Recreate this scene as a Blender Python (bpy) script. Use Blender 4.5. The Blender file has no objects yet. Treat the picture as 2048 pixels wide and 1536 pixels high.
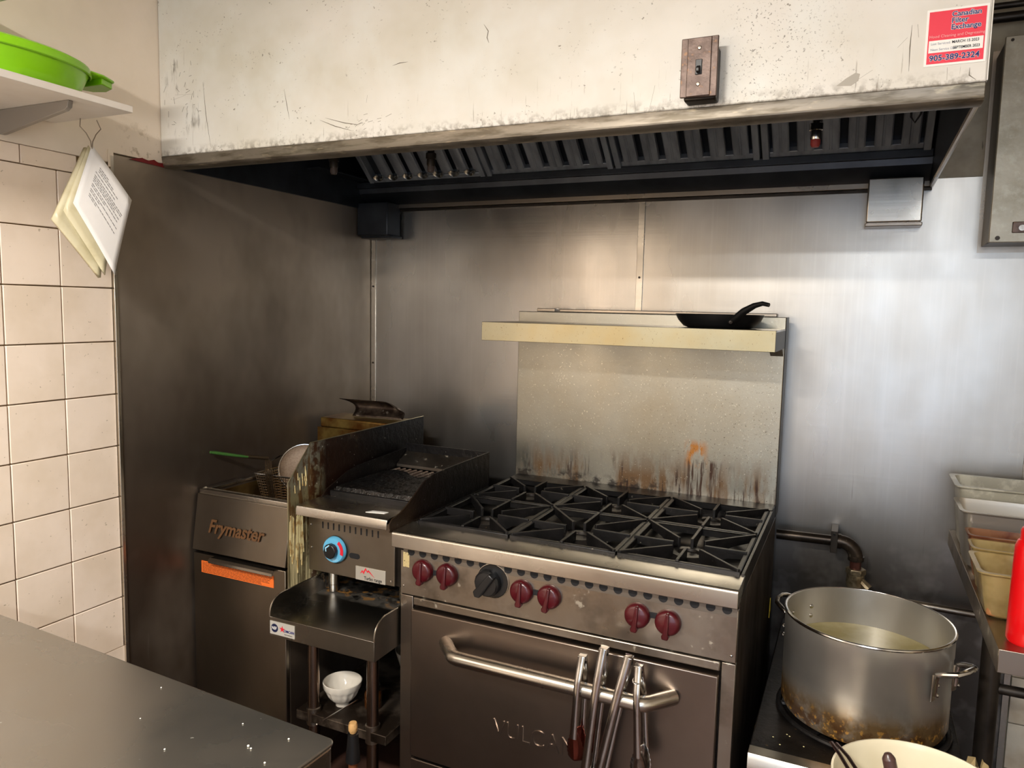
import bpy, bmesh, math, random
from mathutils import Vector, Matrix
random.seed(7)
C = bpy.context.scene.collection
PI = math.pi

# ------------------------------------------------------------------ camera
def make_camera():
    yaw, pitch, roll = 0.4330, 0.1019, 0.0216
    cy, sy, cp, sp = math.cos(yaw), math.sin(yaw), math.cos(pitch), math.sin(pitch)
    f = Vector((-sy * cp, cy * cp, -sp)); r = Vector((cy, sy, 0)); u = r.cross(f)
    cr, sr = math.cos(roll), math.sin(roll)
    r2 = cr * r + sr * u; u2 = -sr * r + cr * u
    m = Matrix(((r2.x, u2.x, -f.x, 1.8684), (r2.y, u2.y, -f.y, -2.6149), (r2.z, u2.z, -f.z, 1.5437), (0, 0, 0, 1)))
    cd = bpy.data.cameras.new('camera'); cd.sensor_width = 36; cd.lens = 1492.0 * 36 / 2048
    cd.clip_start = 0.02
    co = bpy.data.objects.new('camera', cd); co.matrix_world = m; C.objects.link(co)
    bpy.context.scene.camera = co
make_camera()

# ------------------------------------------------------------------ world, lights, exposure
vs = bpy.context.scene.view_settings
vs.view_transform = 'Standard'; vs.look = 'None'; vs.gamma = 1; vs.use_curve_mapping = False
vs.exposure = 0.0
w = bpy.data.worlds.new('world'); bpy.context.scene.world = w; w.use_nodes = True
w.node_tree.nodes['Background'].inputs[0].default_value = (0.75, 0.82, 1, 1)
w.node_tree.nodes['Background'].inputs[1].default_value = 0.12

def area(name, loc, target, sx, sy, power, col):
    l = bpy.data.lights.new(name, 'AREA'); l.shape = 'RECTANGLE'; l.size = sx; l.size_y = sy
    l.energy = power; l.color = col
    o = bpy.data.objects.new(name, l); C.objects.link(o); o.location = loc
    o.rotation_euler = (Vector(target) - Vector(loc)).to_track_quat('-Z', 'Y').to_euler()
    return o
LAMP_A = (1.0, -3.3, 2.56)
LAMP_B = (2.1, -4.35, 2.56)
area('ceiling_lamp_light', (LAMP_A[0], LAMP_A[1], 2.535), (LAMP_A[0], LAMP_A[1], 0), 0.5, 0.22, 122, (1, 0.945, 0.87))
area('ceiling_lamp_light', (LAMP_B[0], LAMP_B[1], 2.535), (LAMP_B[0], LAMP_B[1], 0), 1.15, 0.22, 66, (0.86, 0.93, 1))
area('window_daylight', (2.45, -5.05, 1.15), (1.9, 0, 1.35), 1.4, 2.0, 11, (0.66, 0.82, 1))

# ------------------------------------------------------------------ materials
def S(v): return v / 12.92 if v <= 0.04045 else ((v + 0.055) / 1.055) ** 2.4
def rgb(r, g, b): return (S(r / 255), S(g / 255), S(b / 255), 1)

def M(name, col, rough=0.5, metal=0.0, layers=(), bump=None, rvar=None, org=(0, 0, 0), emit=None, trans=0, alpha=1, coat=0, aniso=0, ior=1.45, rnd=False):
    """layers: dicts col, scale, lo, hi, amt, detail, masks [(axis,a,b)], rough, metal; bump: (scale, strength, dist)"""
    m = bpy.data.materials.new(name); m.use_nodes = True
    nt = m.node_tree; N = nt.nodes; L = nt.links
    p = N['Principled BSDF']
    p.inputs['Base Color'].default_value = col; p.inputs['Roughness'].default_value = rough
    p.inputs['Metallic'].default_value = metal; p.inputs['Coat Weight'].default_value = coat
    p.inputs['Transmission Weight'].default_value = trans; p.inputs['Alpha'].default_value = alpha
    p.inputs['IOR'].default_value = ior
    if emit: p.inputs['Emission Color'].default_value = emit[0]; p.inputs['Emission Strength'].default_value = emit[1]
    tc = N.new('ShaderNodeTexCoord'); add = N.new('ShaderNodeVectorMath'); add.operation = 'ADD'
    L.new(tc.outputs['Object'], add.inputs[0]); add.inputs[1].default_value = org
    pos = add.outputs[0]
    if rnd:
        oi = N.new('ShaderNodeObjectInfo'); sc0 = N.new('ShaderNodeVectorMath'); sc0.operation = 'SCALE'; sc0.inputs[0].default_value = (31, 17, 23)
        L.new(oi.outputs['Random'], sc0.inputs['Scale']); ad2 = N.new('ShaderNodeVectorMath'); ad2.operation = 'ADD'
        L.new(pos, ad2.inputs[0]); L.new(sc0.outputs[0], ad2.inputs[1]); pos = ad2.outputs[0]
    sep = N.new('ShaderNodeSeparateXYZ'); L.new(pos, sep.inputs[0])
    def noise(scale, detail=4, rough_=0.6, tex='noise'):
        mp = N.new('ShaderNodeMapping'); L.new(pos, mp.inputs[0])
        mp.inputs['Scale'].default_value = scale if isinstance(scale, tuple) else (scale,) * 3
        if tex == 'noise':
            n = N.new('ShaderNodeTexNoise'); n.inputs['Scale'].default_value = 1; n.inputs['Detail'].default_value = detail
            n.inputs['Roughness'].default_value = rough_; L.new(mp.outputs[0], n.inputs['Vector']); return n.outputs[0]
        if tex == 'spots':
            n = N.new('ShaderNodeTexVoronoi'); n.inputs['Scale'].default_value = 1; L.new(mp.outputs[0], n.inputs['Vector']); return n.outputs['Distance']
        n = N.new('ShaderNodeTexBrick'); L.new(mp.outputs[0], n.inputs['Vector']); return n.outputs['Fac']
    def mrange(src, a, b, c=0.0, d=1.0):
        q = N.new('ShaderNodeMapRange'); q.clamp = True
        q.inputs[1].default_value = a; q.inputs[2].default_value = b; q.inputs[3].default_value = c; q.inputs[4].default_value = d
        L.new(src, q.inputs[0]); return q.outputs[0]
    def mul(a, b):
        q = N.new('ShaderNodeMath'); q.operation = 'MULTIPLY'; L.new(a, q.inputs[0])
        if isinstance(b, (int, float)): q.inputs[1].default_value = b
        else: L.new(b, q.inputs[1])
        return q.outputs[0]
    cur = None; curR = None; curM = None
    if rvar:
        curR = mrange(noise(rvar[0], 4), 0.3, 0.7, rvar[1], rvar[2]); L.new(curR, p.inputs['Roughness'])
    for ly in layers:
        f = mrange(noise(ly.get('scale', 5), ly.get('detail', 4), ly.get('nr', 0.6), ly.get('tex', 'noise')), ly.get('lo', 0.4), ly.get('hi', 0.6), 0, ly.get('amt', 1))
        if 'scale2' in ly: f = mul(f, mrange(noise(ly['scale2'], 3), ly.get('lo2', 0.45), ly.get('hi2', 0.6)))
        for (ax, a, b) in ly.get('masks', ()): f = mul(f, mrange(sep.outputs['XYZ'.index(ax)], a, b))
        if 'col' in ly:
            mx = N.new('ShaderNodeMix'); mx.data_type = 'RGBA'; L.new(f, mx.inputs[0])
            if cur is None: mx.inputs[6].default_value = col
            else: L.new(cur, mx.inputs[6])
            mx.inputs[7].default_value = ly['col']; cur = mx.outputs[2]
        for key, base in (('rough', rough), ('metal', metal)):
            if key in ly:
                c_ = curR if key == 'rough' else curM
                mx = N.new('ShaderNodeMix'); mx.data_type = 'FLOAT'; L.new(f, mx.inputs[0])
                if c_ is None: mx.inputs[2].default_value = base
                else: L.new(c_, mx.inputs[2])
                mx.inputs[3].default_value = ly[key]
                if key == 'rough': curR = mx.outputs[0]
                else: curM = mx.outputs[0]
    if cur: L.new(cur, p.inputs['Base Color'])
    if curR: L.new(curR, p.inputs['Roughness'])
    if curM: L.new(curM, p.inputs['Metallic'])
    if bump:
        h = None; bl_ = bump if isinstance(bump, list) else [bump]; d0 = max(q[1] for q in bl_)
        for (sc, st) in bl_:
            n = mul(noise(sc, 3), st / d0)
            if h is None: h = n
            else:
                q = N.new('ShaderNodeMath'); q.operation = 'ADD'; L.new(h, q.inputs[0]); L.new(n, q.inputs[1]); h = q.outputs[0]
        b = N.new('ShaderNodeBump'); b.inputs['Strength'].default_value = 1; b.inputs['Distance'].default_value = d0
        L.new(h, b.inputs['Height']); L.new(b.outputs[0], p.inputs['Normal'])
    if aniso:
        p.inputs['Anisotropic'].default_value = aniso
    return m

steel_wall = M('brushed_wall_steel', rgb(180, 176, 170), 0.3, 0.95, rvar=((2.2, 3, 0.9), 0.2, 0.4),
    layers=[dict(col=rgb(140, 132, 122), scale=(2.5, 2.5, 1.5), lo=0.4, hi=0.7, amt=0.5),
            dict(col=rgb(195, 190, 184), scale=(90, 90, 1.2), lo=0.5, hi=0.75, amt=0.22),
            dict(col=rgb(60, 52, 44), scale=(60, 60, 2.5), lo=0.66, hi=0.72, amt=0.55, masks=[('Z', 1.25, 0.9)]),
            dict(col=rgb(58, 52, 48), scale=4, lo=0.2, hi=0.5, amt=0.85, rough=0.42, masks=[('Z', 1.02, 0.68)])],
    bump=[((1.5, 1.5, 60), 0.0001)])
steel_side = M('brushed_left_steel', rgb(176, 164, 150), 0.4, 0.8, rvar=((1, 3, 1.5), 0.36, 0.5),
    layers=[dict(col=rgb(100, 90, 78), scale=(1, 2.2, 1.4), lo=0.4, hi=0.65, amt=0.6),
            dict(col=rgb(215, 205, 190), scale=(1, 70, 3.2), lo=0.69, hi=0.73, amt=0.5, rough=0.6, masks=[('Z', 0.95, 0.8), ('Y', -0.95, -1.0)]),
            dict(col=rgb(66, 52, 42), scale=(1, 2, 1.2), lo=0.2, hi=0.55, amt=0.85, masks=[('Z', 1.6, 0.95)])],  # grease plus the dark floor's reflection, painted into the lower panel colour
    bump=[((1, 60, 1.5), 0.0001)])
steel = M('brushed_steel', rgb(168, 158, 146), 0.3, 1, rvar=((4, 4, 4), 0.24, 0.36),
    layers=[dict(col=rgb(128, 116, 104), scale=4, lo=0.4, hi=0.7, amt=0.5)],
    bump=[((2, 60, 60), 0.0001)])
steel_bright = M('polished_trim_steel', rgb(200, 194, 184), 0.24, 1, rvar=((5, 5, 5), 0.2, 0.32),
    layers=[dict(col=rgb(150, 140, 128), scale=5, lo=0.45, hi=0.7, amt=0.4)], bump=((2, 80, 80), 0.00008))
steel_worn = M('worn_panel_steel', rgb(160, 150, 138), 0.36, 1, rvar=((6, 6, 6), 0.26, 0.45),
    layers=[dict(col=rgb(96, 82, 66), scale=7, lo=0.5, hi=0.68, amt=0.7, rough=0.5),
            dict(col=rgb(205, 196, 176), scale=(30, 30, 30), lo=0.64, hi=0.7, amt=0.5, rough=0.6, metal=0.3)],
    bump=[((40, 40, 2), 0.0001)])
steel_door = M('oven_door_steel', rgb(150, 138, 128), 0.3, 1, rvar=((3, 3, 3), 0.27, 0.36),
    layers=[dict(col=rgb(112, 98, 88), scale=3, lo=0.35, hi=0.65, amt=0.5)],
    bump=[((14, 14, 120), 0.00009)])
steel_dark = M('greasy_dark_steel', rgb(62, 56, 50), 0.42, 0.8, layers=[dict(col=rgb(26, 22, 20), scale=6, lo=0.4, hi=0.65, amt=0.8)])
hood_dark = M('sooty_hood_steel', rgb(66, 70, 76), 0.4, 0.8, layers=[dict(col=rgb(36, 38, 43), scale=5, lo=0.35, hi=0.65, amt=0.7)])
filter_m = M('baffle_metal', rgb(158, 164, 172), 0.42, 0.65, layers=[dict(col=rgb(112, 117, 124), scale=(20, 6, 6), lo=0.4, hi=0.65, amt=0.7)], bump=((120, 3, 3), 0.0002))
chrome = M('chrome', rgb(205, 203, 200), 0.14, 1, layers=[dict(col=rgb(120, 112, 104), scale=20, lo=0.5, hi=0.7, amt=0.5)])
hood_paint = M('scuffed_cream_paint', rgb(220, 216, 208), 0.42, 0, org=(1.02, -0.5, 1.93), rvar=((4, 4, 4), 0.3, 0.5),
    layers=[dict(col=rgb(196, 190, 172), scale=(2.2, 2, 3), lo=0.42, hi=0.65, amt=0.65),
            dict(col=rgb(226, 228, 224), scale=(5, 2, 4), lo=0.5, hi=0.7, amt=0.5),
            dict(col=rgb(92, 84, 72), scale=(60, 10, 14), lo=0.54, hi=0.64, amt=0.8, scale2=(14, 2, 10), lo2=0.48, hi2=0.6, masks=[('X', 0.20, 0.12), ('X', 0.015, 0.06), ('Z', 2.0, 2.04), ('Z', 2.30, 2.2)]),
            dict(col=rgb(110, 102, 88), scale=(120, 20, 160), lo=0.64, hi=0.68, amt=0.8, scale2=(9, 2, 9), lo2=0.5, hi2=0.58),
            dict(col=rgb(96, 90, 78), scale=(220, 20, 220), lo=0.62, hi=0.65, amt=0.75, masks=[('X', 1.57, 1.63), ('X', 1.85, 1.7), ('Z', 2.25, 2.1)]),
            dict(col=rgb(120, 108, 90), scale=(190, 20, 9), lo=0.66, hi=0.7, amt=0.55, masks=[('Z', 2.06, 1.99)]),
            dict(col=rgb(112, 100, 84), scale=(60, 20, 60), lo=0.45, hi=0.62, amt=0.7, masks=[('Z', 1.985, 1.957)])],
    bump=[((14, 14, 14), 0.0006)])
hood_lip = M('greasy_hood_lip', rgb(128, 120, 108), 0.4, 0.6, layers=[dict(col=rgb(84, 76, 62), scale=(9, 9, 60), lo=0.45, hi=0.6, amt=0.8), dict(col=rgb(176, 164, 140), scale=(14, 60, 60), lo=0.6, hi=0.7, amt=0.6)])
cream_wall = M('cream_wall_paint', rgb(244, 230, 214), 0.55, 0, layers=[dict(col=rgb(218, 206, 186), scale=3, lo=0.4, hi=0.7, amt=0.5),
    dict(col=rgb(150, 132, 96), scale=30, lo=0.56, hi=0.64, amt=0.7, masks=[('Z', 2.05, 1.97), ('Y', -1.2, -1.1)])], bump=((25, 25, 25), 0.0008))
back_paint = M('stained_back_paint', rgb(176, 164, 140), 0.5, 0, layers=[dict(col=rgb(132, 118, 96), scale=6, lo=0.45, hi=0.65, amt=0.7), dict(col=rgb(60, 50, 40), scale=(60, 60, 8), lo=0.66, hi=0.7, amt=0.6)])
tile_m = M('glazed_cream_tile', rgb(246, 228, 210), 0.22, 0, rnd=True, layers=[dict(col=rgb(226, 206, 182), scale=5, lo=0.4, hi=0.65, amt=0.6), dict(col=rgb(150, 130, 98), scale=90, lo=0.68, hi=0.71, amt=0.6)], bump=((6, 6, 6), 0.0012))
grout = M('brown_grout', rgb(150, 128, 92), 0.85, 0, layers=[dict(col=rgb(110, 88, 58), scale=12, lo=0.4, hi=0.65, amt=0.8)])
room_paint = M('room_paint', rgb(196, 188, 172), 0.7)
ceil_m = M('ceiling_paint', rgb(214, 204, 186), 0.8)
floor_m = M('dark_floor_tile', rgb(88, 60, 50), 0.5, 0, layers=[dict(col=rgb(50, 36, 30), scale=3, lo=0.4, hi=0.6, amt=0.7)])
black_iron = M('cast_iron', rgb(32, 30, 30), 0.42, 0.3, layers=[dict(col=rgb(16, 15, 14), scale=18, lo=0.4, hi=0.6, amt=0.8), dict(col=rgb(150, 140, 124), scale=60, lo=0.68, hi=0.73, amt=0.55, rough=0.35)], bump=((90, 90, 90), 0.0006))
black_pan = M('burnt_cooktop', rgb(40, 36, 33), 0.38, 0.4, layers=[dict(col=rgb(20, 17, 15), scale=9, lo=0.4, hi=0.6, amt=0.9), dict(col=rgb(120, 96, 62), scale=40, lo=0.66, hi=0.72, amt=0.5), dict(col=rgb(170, 165, 155), scale=130, lo=0.7, hi=0.73, amt=0.6)], bump=((50, 50, 50), 0.0012))
grease_black = M('carbonised_grease', rgb(12, 11, 11), 0.22, 0.0, layers=[dict(col=rgb(40, 26, 18), scale=14, lo=0.5, hi=0.7, amt=0.6)], bump=[((60, 60, 60), 0.004), ((180, 180, 180), 0.001)])
black_plastic = M('black_plastic', rgb(22, 22, 23), 0.35, 0, coat=0.2)
red_knob = M('maroon_bakelite', rgb(74, 12, 20), 0.3, 0, layers=[dict(col=rgb(50, 8, 13), scale=20, lo=0.4, hi=0.65, amt=0.6)], coat=0.3)
ink = M('black_ink', rgb(20, 20, 22), 0.6)
brown_ink = M('brown_letters', rgb(92, 62, 36), 0.5)
navy = M('navy_ink', rgb(22, 26, 104), 0.5)
white_ink = M('white_print', rgb(238, 236, 230), 0.5)
red_ink = M('red_print', rgb(206, 34, 50), 0.5)
sticker_red = M('red_sticker', rgb(228, 52, 72), 0.4)
rust_water = M('red_brown_scrap', rgb(120, 20, 24), 0.5)

# ------------------------------------------------------------------ mesh builder
class MB:
    def __init__(s): s.v = []; s.f = []; s.sm = []
    def add(s, vs_, fs, smooth=False):
        o = len(s.v); s.v += [tuple(p) for p in vs_]
        for f in fs: s.f.append([i + o for i in f]); s.sm.append(smooth)
        return s
    def box(s, x0, x1, y0, y1, z0, z1):
        v = [(x0, y0, z0), (x1, y0, z0), (x1, y1, z0), (x0, y1, z0), (x0, y0, z1), (x1, y0, z1), (x1, y1, z1), (x0, y1, z1)]
        return s.add(v, [(0, 3, 2, 1), (4, 5, 6, 7), (0, 1, 5, 4), (1, 2, 6, 5), (2, 3, 7, 6), (3, 0, 4, 7)])
    def hexa(s, b, t):
        return s.add(list(b) + list(t), [(0, 3, 2, 1), (4, 5, 6, 7), (0, 1, 5, 4), (1, 2, 6, 5), (2, 3, 7, 6), (3, 0, 4, 7)])
    def prism(s, poly, axis, a, b):
        """poly 2D in the two remaining axes (in xyz order), extruded a..b along axis"""
        def P(p, t):
            return (t, p[0], p[1]) if axis == 'x' else (p[0], t, p[1]) if axis == 'y' else (p[0], p[1], t)
        n = len(poly)
        v = [P(p, a) for p in poly] + [P(p, b) for p in poly]
        f = [tuple(range(n))[::-1], tuple(range(n, 2 * n))] + [(i, (i + 1) % n, n + (i + 1) % n, n + i) for i in range(n)]
        return s.add(v, f)
    def tube(s, pts, r, seg=10, cap=True, closed=False, flat=1.0):
        pts = [Vector(p) for p in pts]; n = len(pts); rs = r if isinstance(r, (list, tuple)) else [r] * n
        ring = []; up = None
        for i, p in enumerate(pts):
            a = pts[(i - 1) % n] if (i > 0 or closed) else p; b = pts[(i + 1) % n] if (i < n - 1 or closed) else p
            d = (b - a).normalized()
            if up is None: up = Vector((0, 0, 1)) if abs(d.z) < 0.9 else Vector((0, 1, 0))
            sx = d.cross(up).normalized(); up = sx.cross(d).normalized()
            ring.append([p + rs[i] * (math.cos(2 * PI * k / seg) * sx + flat * math.sin(2 * PI * k / seg) * up) for k in range(seg)])
        v = [q for rr in ring for q in rr]; f = []
        for i in range(n if closed else n - 1):
            j = (i + 1) % n
            for k in range(seg): f.append((i * seg + k, i * seg + (k + 1) % seg, j * seg + (k + 1) % seg, j * seg + k))
        s.add(v, f, True)
        if cap and not closed:
            s.add(ring[0], [tuple(range(seg))], False); s.add(ring[-1], [tuple(range(seg))[::-1]], False)
        return s
    def lathe(s, prof, c, axis=(0, 0, 1), seg=32, xdir=None, sx=1, sy=1):
        ax = Vector(axis).normalized(); a = Vector(xdir) if xdir else (Vector((1, 0, 0)) if abs(ax.x) < 0.9 else Vector((0, 1, 0)))
        a = (a - ax * a.dot(ax)).normalized(); b = ax.cross(a); c = Vector(c)
        v = []; f = []; n = len(prof)
        for (r, h) in prof:
            for k in range(seg):
                t = 2 * PI * k / seg; v.append(c + ax * h + a * (r * math.cos(t) * sx) + b * (r * math.sin(t) * sy))
        for i in range(n - 1):
            for k in range(seg): f.append((i * seg + k, i * seg + (k + 1) % seg, (i + 1) * seg + (k + 1) % seg, (i + 1) * seg + k))
        return s.add(v, f, True)
    def cyl(s, c, r, h, axis=(0, 0, 1), seg=20, **k):
        return s.lathe([(0.0001, 0), (r, 0), (r, h), (0.0001, h)], c, axis, seg, **k)
    def build(s, name, mat, parent=None, origin=None, bevel=0, angle=35, **props):
        me = bpy.data.meshes.new(name)
        wp = Vector(parent_world(parent)) if parent else Vector((0, 0, 0))
        o0 = Vector(origin) if origin else wp
        me.from_pydata([tuple(Vector(p) - o0) for p in s.v], [], s.f); me.validate()
        bm = bmesh.new(); bm.from_mesh(me); bmesh.ops.remove_doubles(bm, verts=bm.verts, dist=1e-6)
        bmesh.ops.recalc_face_normals(bm, faces=bm.faces); bm.to_mesh(me); bm.free()
        me.shade_smooth() if hasattr(me, 'shade_smooth') else None
        me.set_sharp_from_angle(angle=math.radians(angle))
        me.materials.append(mat)
        ob = bpy.data.objects.new(name, me); C.objects.link(ob)
        if parent: ob.parent = parent
        if origin: ob.location = o0 - wp
        WORLD[ob.name] = tuple(o0)
        if bevel:
            b = ob.modifiers.new('bevel', 'BEVEL'); b.width = bevel; b.segments = 2; b.limit_method = 'ANGLE'; b.angle_limit = math.radians(40)
            b.harden_normals = False
        for k, val in props.items(): ob[k] = val
        return ob
WORLD = {}
def parent_world(o): return WORLD[o.name]
def thing(name, loc, label, cat, group=None):
    o = bpy.data.objects.new(name, None); C.objects.link(o); o.location = loc; o.empty_display_size = 0.05
    o['label'] = label; o['category'] = cat
    if group: o['group'] = group
    WORLD[o.name] = tuple(loc); return o
def copy_tree(o, parent=None):
    c = o.copy(); C.objects.link(c); c.parent = parent; WORLD[c.name] = WORLD[o.name]
    for ch in o.children: copy_tree(ch, c)
    return c
def text(name, s, size, loc, rot, mat, parent, ext=0.0006, offset=0, shear=0, sx=1, align='LEFT', space=1.0, outline=None):
    cu = bpy.data.curves.new(name, 'FONT'); cu.body = s; cu.size = size; cu.extrude = ext; cu.offset = offset; cu.shear = shear
    cu.align_x = align; cu.space_character = space; cu.resolution_u = 3
    tmp = bpy.data.objects.new(name + '_tmp', cu); C.objects.link(tmp)
    dg = bpy.context.evaluated_depsgraph_get(); me = bpy.data.meshes.new_from_object(tmp.evaluated_get(dg))
    bpy.data.objects.remove(tmp)
    me.transform(Matrix.LocRotScale(None, None, (sx, 1, 1)))
    me.materials.clear(); me.materials.append(mat)
    o = bpy.data.objects.new(name, me); C.objects.link(o); o.parent = parent
    o.location = Vector(loc) - Vector(parent_world(parent)); o.rotation_euler = rot
    WORLD[o.name] = tuple(loc); return o
FRONT = (PI / 2, 0, 0)      # text facing -y
def arc(cx, cy, r, a0, a1, n=6):
    return [(cx + r * math.cos(math.radians(a0 + (a1 - a0) * i / n)), cy + r * math.sin(math.radians(a0 + (a1 - a0) * i / n))) for i in range(n + 1)]

# ------------------------------------------------------------------ room shell
ZC = 2.6; YF = -5.25; XR = 3.6
def struct(ob): ob['kind'] = 'structure'; return ob
struct(MB().box(-0.12, XR + 0.1, YF - 0.1, 0.12, -0.06, 0).build('floor', floor_m))
struct(MB().box(-0.12, XR + 0.1, YF - 0.1, 0.12, ZC, ZC + 0.06).build('ceiling', ceil_m))
wl = struct(MB().box(-0.12, -0.014, YF, 0.12, 0, ZC).build('wall_left', grout))
wb = struct(MB().box(-0.014, XR, 0.012, 0.12, 0, ZC).build('wall_back', back_paint))
struct(MB().box(XR, XR + 0.1, YF, 0.12, 0, ZC).build('wall_right', room_paint))
wf = MB(); wf.box(-0.12, 1.55, YF - 0.1, YF, 0, ZC); wf.box(3.25, XR + 0.1, YF - 0.1, YF, 0, ZC); wf.box(1.55, 3.25, YF - 0.1, YF, 2.2, ZC); wf.box(1.55, 3.25, YF - 0.1, YF, 0, 0.06)
struct(wf.build('wall_front', room_paint))
# glazed opening behind the camera
wn = MB()
for x0, x1 in ((1.55, 1.6), (2.375, 2.425), (3.2, 3.25)): wn.box(x0, x1, YF - 0.07, YF, 0.06, 2.2)
wn.box(1.55, 3.25, YF - 0.07, YF, 0.06, 0.12); wn.box(1.55, 3.25, YF - 0.07, YF, 2.14, 2.2)
win = struct(wn.build('window_1', M('window_frame_paint', rgb(210, 205, 195), 0.5)))
day = M('frosted_daylit_glass', rgb(200, 215, 235), 0.4, emit=(rgb(176, 205, 255), 0.62))
for x0, x1 in ((1.6, 2.375), (2.425, 3.2)):
    MB().box(x0, x1, YF - 0.045, YF - 0.035, 0.12, 2.14).build('pane', day, win)

def wavy(name, x0, x1, z0, z1, at, mat, parent, amp=0.0018, n=40, axis='y'):
    # thin sheet metal that is slightly oil canned; front face towards -y (or +x)
    m = MB(); vv = []
    for j in range(n + 1):
        for i in range(n + 1):
            a = x0 + (x1 - x0) * i / n; b = z0 + (z1 - z0) * j / n
            e = min(1, 6 * min(i / n, 1 - i / n)) * min(1, 6 * min(j / n, 1 - j / n))
            d = amp * e * (0.5 + 0.22 * math.sin(a * 9.1 + 1.3 * math.sin(b * 3.1)) + 0.28 * math.sin(b * 6.3 + 1.7 * math.sin(a * 2.3) + x0))
            vv.append((a, at - d, b) if axis == 'y' else (at + d, a, b))
    k = len(vv)
    vv += [(x0, at + .010, z0), (x1, at + .010, z0), (x1, at + .010, z1), (x0, at + .010, z1)] if axis == 'y' else [(at - .012, x0, z0), (at - .012, x1, z0), (at - .012, x1, z1), (at - .012, x0, z1)]
    N1 = n + 1
    f = [(j * N1 + i, j * N1 + i + 1, (j + 1) * N1 + i + 1, (j + 1) * N1 + i) for j in range(n) for i in range(n)]
    m.add(vv, f, True)
    m.add([vv[k], vv[k + 1], vv[k + 2], vv[k + 3]] + [vv[0], vv[n], vv[n * N1 + n], vv[n * N1]], [(3, 2, 1, 0), (0, 1, 5, 4), (1, 2, 6, 5), (2, 3, 7, 6), (3, 0, 4, 7)])
    return m.build(name, mat, parent, angle=50)

# painted upper left wall
MB().box(-0.014, -0.001, YF, -1.2, 1.913, ZC).box(-0.014, -0.001, -1.2, 0.012, 1.94, ZC).build('plaster', cream_wall, wl)
# tiles of the left wall, one object each
T = 0.1468; t0 = 0.6926; g = 0.0016
tm = MB().box(-0.006, 0.004, -T / 2 + g, T / 2 - g, -T / 2 + g, T / 2 - g).build('tile', tile_m, wl, origin=(0, 0, 0), bevel=0.0016)
tm_half = MB().box(-0.006, 0.004, -T / 2 + g, T / 2 - g, -0.022, 0.022).build('tile', tile_m, wl, origin=(0, 0, 0), bevel=0.0016)
half_w = (1.3465 - 1.1964)
first = True
def put(src, y, z, sy=1.0, used=[set()]):
    if src.name in used[0]: o = src.copy(); C.objects.link(o)
    else: o = src; used[0].add(src.name)
    o.location = (-0.0085 + random.uniform(-0.0006, 0.0006), y, z); o.scale = (1, sy, 1)
    o.rotation_euler = (0, random.uniform(-0.004, 0.004), random.uniform(-0.004, 0.004)); return o
for row in range(-1, 8):
    z = t0 + T * (row + 0.5)
    for col in range(-1, 5):
        put(tm, -1.3465 - T * col - T / 2, z)
for k in range(6): put(tm_half, -1.437 + 0.1468 - T / 2 - T * (k - 0), 1.89)
# rear remainder of tiled wall (less visible)
MB().box(-0.014, -0.004, YF, -1.3465 - 5 * T, 0, 1.913).box(-0.014, -0.004, -1.3465 - 5 * T, -1.2, 0, t0 - T).build('tiled_field', tile_m, wl, kind='stuff')
# left steel splash panel
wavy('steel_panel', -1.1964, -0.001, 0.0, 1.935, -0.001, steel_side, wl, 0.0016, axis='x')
MB().box(-0.0135, 0.0035, -1.2, -1.19, 0, 1.93).build('edge_strip', steel_bright, wl, bevel=0.001)
MB().box(0.0002, 0.003, -1.205, -1.19, 1.90, 1.945).build('corner_bead', cream_wall, wl)
pts = [(-1.19 + 0.02 * i, 1.9365 - 0.004 * (i % 3 == 1) + 0.012 * random.random()) for i in range(10)]
MB().prism([(-1.14, 1.931), (-1.02, 1.928), (-1.03, 1.940), (-1.045, 1.937), (-1.06, 1.944), (-1.08, 1.938), (-1.10, 1.942), (-1.125, 1.936)], 'x', 0.0, 0.003).build('red_scrap', rust_water, wl, label='torn red scrap along the top of the steel')
# back wall steel sheets and seam strips
wavy('steel_panel', 0.002, 1.148, 0.0, 1.957, 0.0, steel_wall, wb)
wavy('steel_panel', 1.150, 2.334, 0.0, 1.957, 0.0, steel_wall, wb)
for x0, x1 in ((0.001, 0.024), (1.138, 1.162)):
    MB().box(x0, x1, -0.004, 0.0, 0.0, 1.93).build('seam_strip', steel_bright, wb, bevel=0.001)
for z in (1.62, 1.3): MB().cyl((0.012, -0.0045, z), 0.004, -0.002, (0, 1, 0), 10).build('rivet', steel_dark, wb)
MB().cyl((1.15, -0.0045, 1.66), 0.004, -0.002, (0, 1, 0), 10).build('rivet', steel_dark, wb)
MB().box(2.334, 2.352, -0.004, 0.0, 0.0, 1.957).build('seam_strip', steel_bright, wb, bevel=0.001)
wt = M('white_wall_tile', rgb(206, 196, 178), 0.3, 0, layers=[dict(col=rgb(170, 150, 122), scale=8, lo=0.45, hi=0.65, amt=0.6)])
tb = MB().box(-T / 2 + g, T / 2 - g, -0.004, 0.008, -T / 2 + g, T / 2 - g).build('tile', wt, wb, origin=(0, 0, 0), bevel=0.0016)
u = set()
for i in range(4):
    for j in range(12):
        o = tb if not u else tb.copy()
        if u: C.objects.link(o)
        u.add(1); o.location = (2.354 + T * (i + 0.5), 0.004, 0.02 + T * (j + 0.5))

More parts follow.
